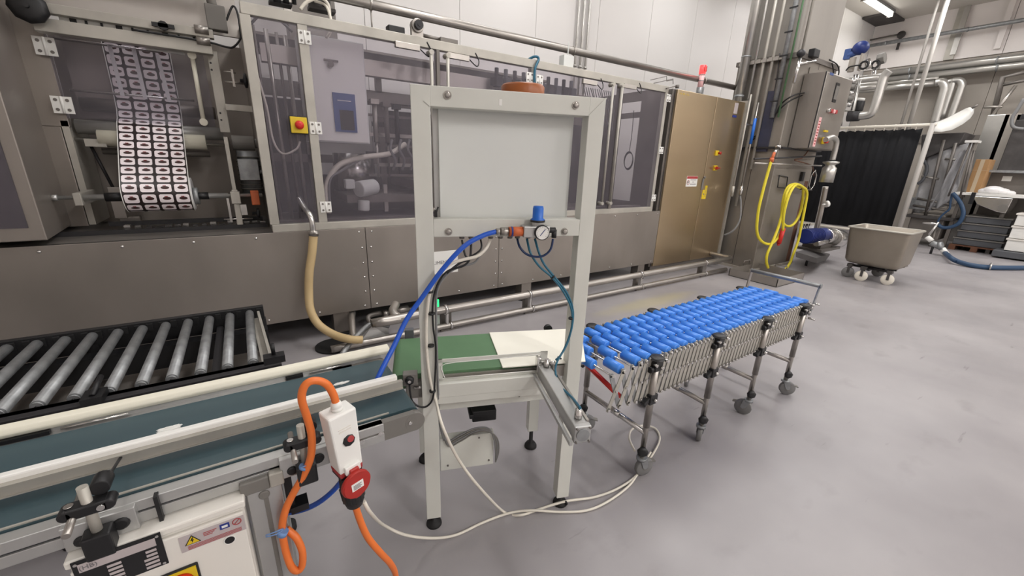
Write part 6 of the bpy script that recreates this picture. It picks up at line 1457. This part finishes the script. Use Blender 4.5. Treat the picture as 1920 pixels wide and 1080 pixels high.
# grey drops on the wall
for i, px in enumerate((1800, 1880)):
    q = at(px, 60, x=X1-0.06)
    t = thing('wall_channel', ('left', 'right')[i]+' vertical pale channel on the upper right wall', 'channel', (X1-0.06, q.y, zb), group='vertical channels on the right wall')
    part('channel', B().box((X1-0.09, q.y-0.05, zb+0.1), (X1-0.04, q.y+0.05, ZC)), 'pipe_clad' if i == 0 else 'wall_panel_pale', t)
# ceiling lamp and duct plate
def lamp(name, x, y, lab, L=1.3):
    t = thing(name, lab, 'ceiling lamp', (x, y, ZC-0.12), group='tube lamps on the ceiling')
    part('lamp_body', B().box((x-L/2-0.05, y-0.08, ZC-0.06), (x+L/2+0.05, y+0.08, ZC)), 'galvanised', t)
    part('tube', B().cyl((x-L/2, y, ZC-0.10), (x+L/2, y, ZC-0.10), 0.045), 'lamp_tube', t, 'lit tube')
    part('end_clip', B().box((x-L/2-0.02, y-0.06, ZC-0.15), (x-L/2, y+0.06, ZC-0.05)).box((x+L/2, y-0.06, ZC-0.15), (x+L/2+0.02, y+0.06, ZC-0.05)), 'steel', t)
q = at(1650, 16, z=ZC-0.10)
lamp('ceiling_lamp', q.x-0.15, q.y, 'lit fluorescent tube lamp on the ceiling above the column', L=1.7)
q = at(1655, 38, z=ZC-0.02)
part('ceiling_duct', B().box((q.x-0.6, q.y-0.35, ZC-0.05), (q.x+0.6, q.y+0.25, ZC)), 'machine_dark', None, 'dark flat ceiling grille behind the lit tube lamp', cat='grille')

# ================================================================ far right: processing machine, pallets, boxes, hose
XF2 = 12.6
def ff(px, py, x=XF2): return at(px, py, x=x)
hp_ = thing('hopper_machine', 'grey hopper machine on a tubular frame draped with clear wrap beside the curtain', 'machine', ff(1740, 440)-V((0, 0, 0)))
HY0, HY1 = ff(1815, 250).y, ff(1730, 250).y
part('hopper', B().hexa([ff(1725, 300), ff(1800, 270), ff(1800, 270)+V((0.7, 0, 0)), ff(1725, 300)+V((0.7, 0, 0)), ff(1728, 252), ff(1812, 248), ff(1812, 248)+V((0.9, 0, 0)), ff(1728, 252)+V((0.9, 0, 0))]), 'machine_dark', hp_, 'dark grey hopper', bev=0.02)
part('frame_tube', B().cyl(ff(1770, 262), ff(1735, 405), 0.03).cyl(ff(1792, 268), ff(1762, 380), 0.03).cyl(ff(1826, 282), ff(1805, 370), 0.03).cyl(ff(1720, 372), ff(1790, 385), 0.025).cyl(ff(1712, 385), ff(1780, 395), 0.025), 'steel_dark', hp_)
part('frame_tube', B().cyl(ff(1750, 262, 12.9), ff(1712, 400, 12.9), 0.03).cyl(ff(1772, 298), ff(1800, 300), 0.02).cyl(ff(1728, 330), ff(1760, 336), 0.025), 'steel', hp_)
part('lower_body', B().box((XF2, ff(1765, 430).y, 0.15), (XF2+0.8, ff(1700, 430).y, ff(1730, 400).z)), 'steel_dark', hp_, bev=0.02)
part('lower_shelf', B().box((XF2-0.1, ff(1790, 410).y, ff(1740, 410).z), (XF2+0.9, ff(1697, 410).y, ff(1740, 410).z+0.06)), 'machine_dark', hp_, bev=0.01)
part('panel_box', B().box(tuple(ff(1745, 395)-V((0, 0, 0))), tuple(ff(1700, 370)+V((0.4, 0, 0)))), 'galvanised', hp_, bev=0.01)
part('leg', B().cyl(ff(1712, 430), V((XF2, ff(1712, 430).y, 0)), 0.03), 'steel_dark', hp_); part('leg', B().cyl(ff(1755, 430), V((XF2, ff(1755, 430).y, 0)), 0.03), 'steel_dark', hp_)
part('side_hose', B().tube([ff(1732, 300), ff(1738, 315), ff(1732, 335), ff(1720, 345)], 0.03, n=8), 'crate_grey', hp_)
# white sheet on top
sh_ = thing('white_sheet', 'white plastic sheet sloping up over the hopper machine', 'sheet', ff(1780, 245))
def grid(nm, c, m, par, nu=14, nv=8, amp=0.03, x=XF2, dx=0.6, lab=None, seed=1):
    """soft sheet through four image-plane corners given as world points"""
    random.seed(seed); vs = []; ph = [random.uniform(0, 6) for _ in range(4)]
    for j in range(nv+1):
        for i in range(nu+1):
            u, v_ = i/nu, j/nv
            p = c[0]*(1-u)*(1-v_)+c[1]*u*(1-v_)+c[2]*u*v_+c[3]*(1-u)*v_
            w_ = amp*(math.sin(u*7+ph[0])*math.sin(v_*5+ph[1])+0.5*math.sin(u*15+v_*9+ph[2]))
            vs.append(p+V((w_, 0, w_*0.6)))
    b = B(); b.add(vs, [(j*(nu+1)+i, j*(nu+1)+i+1, (j+1)*(nu+1)+i+1, (j+1)*(nu+1)+i) for j in range(nv) for i in range(nu)], True)
    o = part(nm, b, m, par, lab); md = o.modifiers.new('s', 'SOLIDIFY'); md.thickness = 0.006; return o
a = ff(1748, 232); 
sp_ = [(1748, 246), (1765, 247), (1785, 243), (1805, 232), (1818, 222), (1824, 213), (1826, 202)]
st_ = [(1752, 233), (1768, 228), (1785, 221), (1800, 213), (1812, 207), (1820, 203), (1826, 201)]
vs = [at(px, py, x=12.3) for px, py in sp_]+[at(px, py, x=12.3+0.0)+V((0.7, 0.2, 0.08)) for px, py in st_]
b = B(); n = len(sp_); b.add(vs, [(i, i+1, i+1+n, i+n) for i in range(n-1)], True)
o = part('sheet', b, 'white', sh_); md = o.modifiers.new('s', 'SOLIDIFY'); md.thickness = 0.01
part('sheet_stay', B().cyl(at(1822, 203, x=12.3), at(1834, 197, x=12.3), 0.02), 'steel_dark', sh_)
sd = thing('white_tray', 'small white tray on thin legs right of the hopper', 'tray', ff(1820, 266, 12.3))
part('tray_top', B().box(tuple(at(1833, 267, x=12.3)), tuple(at(1810, 263, x=12.3)+V((0.3, 0, 0)))), 'white', sd)
part('leg', B().cyl(at(1826, 268, x=12.4), at(1800, 370, x=12.4), 0.016).cyl(at(1820, 268, x=12.4), at(1778, 368, x=12.4), 0.016), 'steel_dark', sd)
wr_ = thing('clear_wrap', 'crumpled clear plastic wrap hanging inside the hopper frame', 'plastic wrap', ff(1760, 380, 12.7))
grid('wrap_sheet', [at(1712, 400, x=12.7), at(1788, 385, x=12.7), at(1822, 268, x=12.7), at(1740, 285, x=12.7)], 'film_wrap', wr_, amp=0.07, seed=3)
grid('wrap_sheet', [at(1738, 398, x=12.5), at(1788, 372, x=12.5), at(1818, 278, x=12.5), at(1800, 285, x=12.5)], 'film_wrap', wr_, amp=0.08, seed=5)
# cardboard box
def cbox_(nm, px0, py0, px1, py1, x, d, m, lab, cat, grp=None, flap=True):
    a, c = at(px0, py1, x=x), at(px1, py0, x=x)
    t = thing(nm, lab, cat, ((x+d/2), (a.y+c.y)/2, a.z), group=grp)
    part('box_body', B().box((x, a.y, a.z), (x+d, c.y, c.z)), m, t, bev=0.006)
    if flap: part('tape', B().box((x-0.002, (a.y+c.y)/2-0.03, a.z), (x, (a.y+c.y)/2+0.03, c.z)).box((x-0.004, a.y+0.01, c.z-0.22), (x, c.y-0.01, c.z-0.215)), 'card_pale', t)
    return t
cbox_('cardboard_box', 1806, 299, 1858, 366, 12.95, 0.5, 'brown_card', 'brown cardboard box standing on the shelf at the far right', 'box')
cbox_('cardboard_box', 1765, 353, 1787, 384, 12.9, 0.3, 'card_pale', 'pale cardboard box lower left of the brown one', 'box')
# long steel sink/table with white rail
tz_ = at(1850, 365, x=12.5).z
tbx = thing('steel_sink_table', 'long steel sink table with a rounded basin and white front edge at the far right', 'table', (12.8, 0.9, 0))
ya, yb2 = at(1940, 372, x=12.5).y, at(1788, 366, x=12.5).y
part('top_rail', B().box((12.5, ya-2.0, tz_-0.03), (13.4, yb2, tz_+0.02)), 'white', tbx)
q0, q1 = at(1900, 372, x=12.5), at(1820, 372, x=12.5)
part('basin', B().prism([(12.49, q0.y, tz_-0.04), (12.49, q1.y, tz_-0.04), (12.49, q1.y-0.12, tz_-0.20), (12.49, q1.y-0.42, tz_-0.32), (12.49, q0.y+0.02, tz_-0.33)], (0.7, 0, 0)), 'steel_bright', tbx, 'steel basin', bev=0.01)
q = at(1880, 390, x=12.48); part('drain_ring', B().cyl((12.48, q.y, q.z), (12.46, q.y, q.z), 0.07).cyl((12.46, q.y, q.z), (12.455, q.y, q.z), 0.035), 'motor_grey', tbx)
for px in (1790, 1880):
    q = at(px, 400, x=12.7); part('leg', B().box((12.7, q.y-0.03, 0), (12.76, q.y+0.03, tz_)), 'steel_dark', tbx)
part('clip', B().box((12.46, at(1826, 375, x=12.5).y, tz_-0.2), (12.5, at(1818, 375, x=12.5).y, tz_+0.03)), 'black', tbx)
# white bags lying on it
wbg = thing('plastic_bags', 'heap of white plastic bags on the table edge right of the cardboard box', 'bags', at(1870, 365, x=12.7))
for k, (px, py, r) in enumerate(((1848, 362, 0.11), (1862, 359, 0.15), (1876, 361, 0.12), (1892, 364, 0.08))):
    q = at(px, py, x=12.75); q.z = tz_+0.01+r*0.45
    part('bag', B().ball(q, r, sc=(1.2, 1.1, 0.62)), 'plastic_bag', wbg)
# stacked grey crates on a pallet
pc = at(1850, 478, z=0.0)
pl_ = thing('pallet', 'worn wooden pallet under the wrapped crates on the floor', 'pallet', (12.95, 1.5, 0))
py0_, py1_ = at(1878, 470, x=12.6).y, at(1775, 470, x=12.6).y
for k in range(3):
    yk_ = py0_+(py1_-py0_-0.1)*k/2; part('runner', B().box((12.6, yk_, 0.0), (13.4, yk_+0.1, 0.09)), 'rust', pl_)
for k in range(6):
    part('board', B().box((12.6+0.14*k, py0_, 0.09), (12.7+0.14*k, py1_, 0.115)), 'card_pale' if k % 2 else 'rust', pl_)
for k in range(4):
    z0 = 0.12+0.155*k
    t = thing('stacked_crate', ('lowest', 'second', 'third', 'topmost')[k]+' dark grey crate in the wrapped stack on the pallet', 'crate', (12.95, (py0_+py1_)/2, z0), group='wrapped crates on the pallet')
    o_ = 0.02*(k % 2)
    part('crate_body', B().box((12.65+o_, py0_+0.03, z0), (13.3, py1_-0.03-0.02*k, z0+0.125)), 'crate_grey', t, bev=0.01)
    part('crate_rim', B().box((12.63+o_, py0_+0.015, z0+0.12), (13.32, py1_-0.015-0.02*k, z0+0.145)), 'motor_grey', t, bev=0.004)
# white crates stack at the right edge
cr = at(1905, 470, x=12.3)
for k in range(3):
    yk0 = at(1925, 440, x=12.3).y-0.5; yk1 = at(1893, 440, x=12.3).y
    z0 = 0.16+0.24*k
    t = thing('white_crate', ('bottom', 'middle', 'top')[k]+' white crate of the stack cut by the right picture edge', 'crate', (12.6, (yk0+yk1)/2, z0), group='white crates at the right edge')
    part('crate_body', B().box((12.3, yk0, z0), (12.9, yk1, z0+0.215)), 'white', t, bev=0.01)
    part('crate_rim', B().box((12.28, yk0-0.02, z0+0.2), (12.92, yk1+0.02, z0+0.232)), 'box_white', t, bev=0.004)
t = thing('dolly', 'dark grey low dolly under the white crate stack', 'dolly', (12.6, (yk0+yk1)/2, 0))
part('deck', B().box((12.2, yk0-0.03, 0.03), (12.95, yk1+0.12, 0.15)), 'crate_grey', t, bev=0.01)
part('skid', B().box((12.3, yk0, 0.0), (12.4, yk1, 0.03)).box((12.75, yk0, 0), (12.85, yk1, 0.03)), 'rubber', t)
# valve and blue hose along the floor
bh = thing('dark_blue_hose', 'thick dark blue hose lying across the floor to the right picture edge', 'hose', at(1820, 495, z=0))
hpts = [at(1772, 474, x=11.4), at(1782, 483, z=0.10), at(1795, 490, z=0.06), at(1815, 496, z=0.045), at(1840, 500, z=0.04), at(1870, 502, z=0.04), at(1925, 502, z=0.04), at(1990, 500, z=0.04)]
part('hose', B().tube(hpts, 0.040, n=12), 'hose_navy', bh)
q = at(1856, 501, z=0.045); part('hose_ring', B().tube([q+V((0.02*math.sin(k), 0.05*math.cos(k*math.pi/5)*0.3, 0.055*math.sin(k*math.pi/5)+0.01))+V((0.05*math.cos(k*math.pi/5), 0, 0)) for k in range(10)], 0.012, n=6, sub=1, closed=True), 'steel_bright', bh)
fv = thing('hose_valve', 'steel and white hose valve held up beside the tub where the dark blue hose starts', 'valve', at(1755, 470, x=11.4))
part('valve_body', B().cyl(at(1746, 455, x=11.4), at(1765, 464, x=11.4), 0.055).cyl(at(1760, 462, x=11.4), at(1768, 461, x=11.4), 0.085), 'galvanised', fv)
part('coupling', B().cyl(at(1738, 444, x=11.4), at(1747, 452, x=11.4), 0.045).cyl(at(1766, 466, x=11.4), at(1774, 476, x=11.4), 0.05), 'white', fv)
part('lever', B().cyl(at(1742, 440, x=11.4), at(1760, 417, x=11.5), 0.02).cyl(at(1730, 418, x=11.5), at(1760, 420, x=11.5), 0.02), 'steel_bright', fv)
part('support', B().cyl(at(1750, 460, x=11.4), V((11.4, at(1750, 460, x=11.4).y, 0)), 0.02), 'dark_rail', fv)
cable('navy_loop_hose', [at(px, py, x=12.3) for px, py in ((1786, 362), (1795, 372), (1803, 385), (1806, 402), (1798, 418), (1782, 426), (1766, 426), (1756, 418))], 0.035, 'hose_navy', 'dark blue hose hanging in a loop in front of the wrapped crates', 'hose')
cable('navy_loop_hose', [at(px, py, x=12.35) for px, py in ((1785, 364), (1782, 380), (1780, 392), (1768, 402), (1760, 412), (1757, 424))], 0.018, 'hose_navy', 'thinner dark blue hose left of the hanging loop', 'hose')
# uprights and beams of the plant behind
for i, (px, wd, m, lab) in enumerate(((1842, 0.17, 'pipe_clad', 'wide bright duct standing behind the cardboard box'), (1868, 0.12, 'wall_beige', 'grey upright right of the wide bright duct'), (1888, 0.10, 'dark_rail', 'dark upright further right behind the bags'), (1905, 0.12, 'galvanised', 'grey upright near the right picture edge'))):
    q = at(px, 300, x=14.2)
    part('plant_upright', B().box((14.2, q.y-wd, 0), (14.2+wd, q.y+wd, at(px, 215, x=14.2).z if i else at(1870, 215, x=14.2).z)), m, None, lab, cat='upright', bev=0.01)
pf = thing('pipe_frame', 'grey steel frame bracket on the wall at the upper right edge', 'frame', at(1880, 200, x=14.5))
part('frame_bar', B().tube([at(1860, 225, x=14.5), at(1880, 145, x=14.5), at(1935, 132, x=14.5)], 0.05, n=8, sub=1).tube([at(1876, 160, x=14.5), at(1935, 148, x=14.5)], 0.035, n=8, sub=1), 'steel_dark', pf)
part('brace', B().cyl(at(1905, 160, x=14.3), at(1850, 230, x=14.3), 0.03).cyl(at(1845, 201, x=14.3), at(1880, 200, x=14.3), 0.03), 'steel', pf)
mm = thing('filling_machine', 'dark machine with grey hose at the right picture edge above the crates', 'machine', at(1915, 330, x=13.6))
q = at(1905, 225, x=13.6); q1 = at(1905, 320, x=13.6)
part('body', B().box((13.6, q.y-1.2, q1.z), (14.2, q.y, q.z)), 'machine_dark', mm, bev=0.01)
part('shelf', B().box((13.2, q.y-1.2, q1.z-0.05), (13.7, q.y+0.15, q1.z)), 'galvanised', mm)
part('hose', B().tube([at(1920, 185, x=13.5), at(1908, 205, x=13.5), at(1898, 222, x=13.5), at(1900, 238, x=13.5), at(1920, 242, x=13.5)], 0.03), 'cable_grey', mm)
part('lower_cabinet', B().box((13.5, q.y-1.2, 0.0), (14.1, q.y+0.05, q1.z-0.05)), 'steel_dark', mm, bev=0.01)
part('small_label', B().box((13.49, at(1890, 335, x=13.5).y-0.05, at(1888, 335, x=13.5).z-0.05), (13.5, at(1890, 335, x=13.5).y+0.08, at(1888, 335, x=13.5).z+0.05)), 'white', mm)
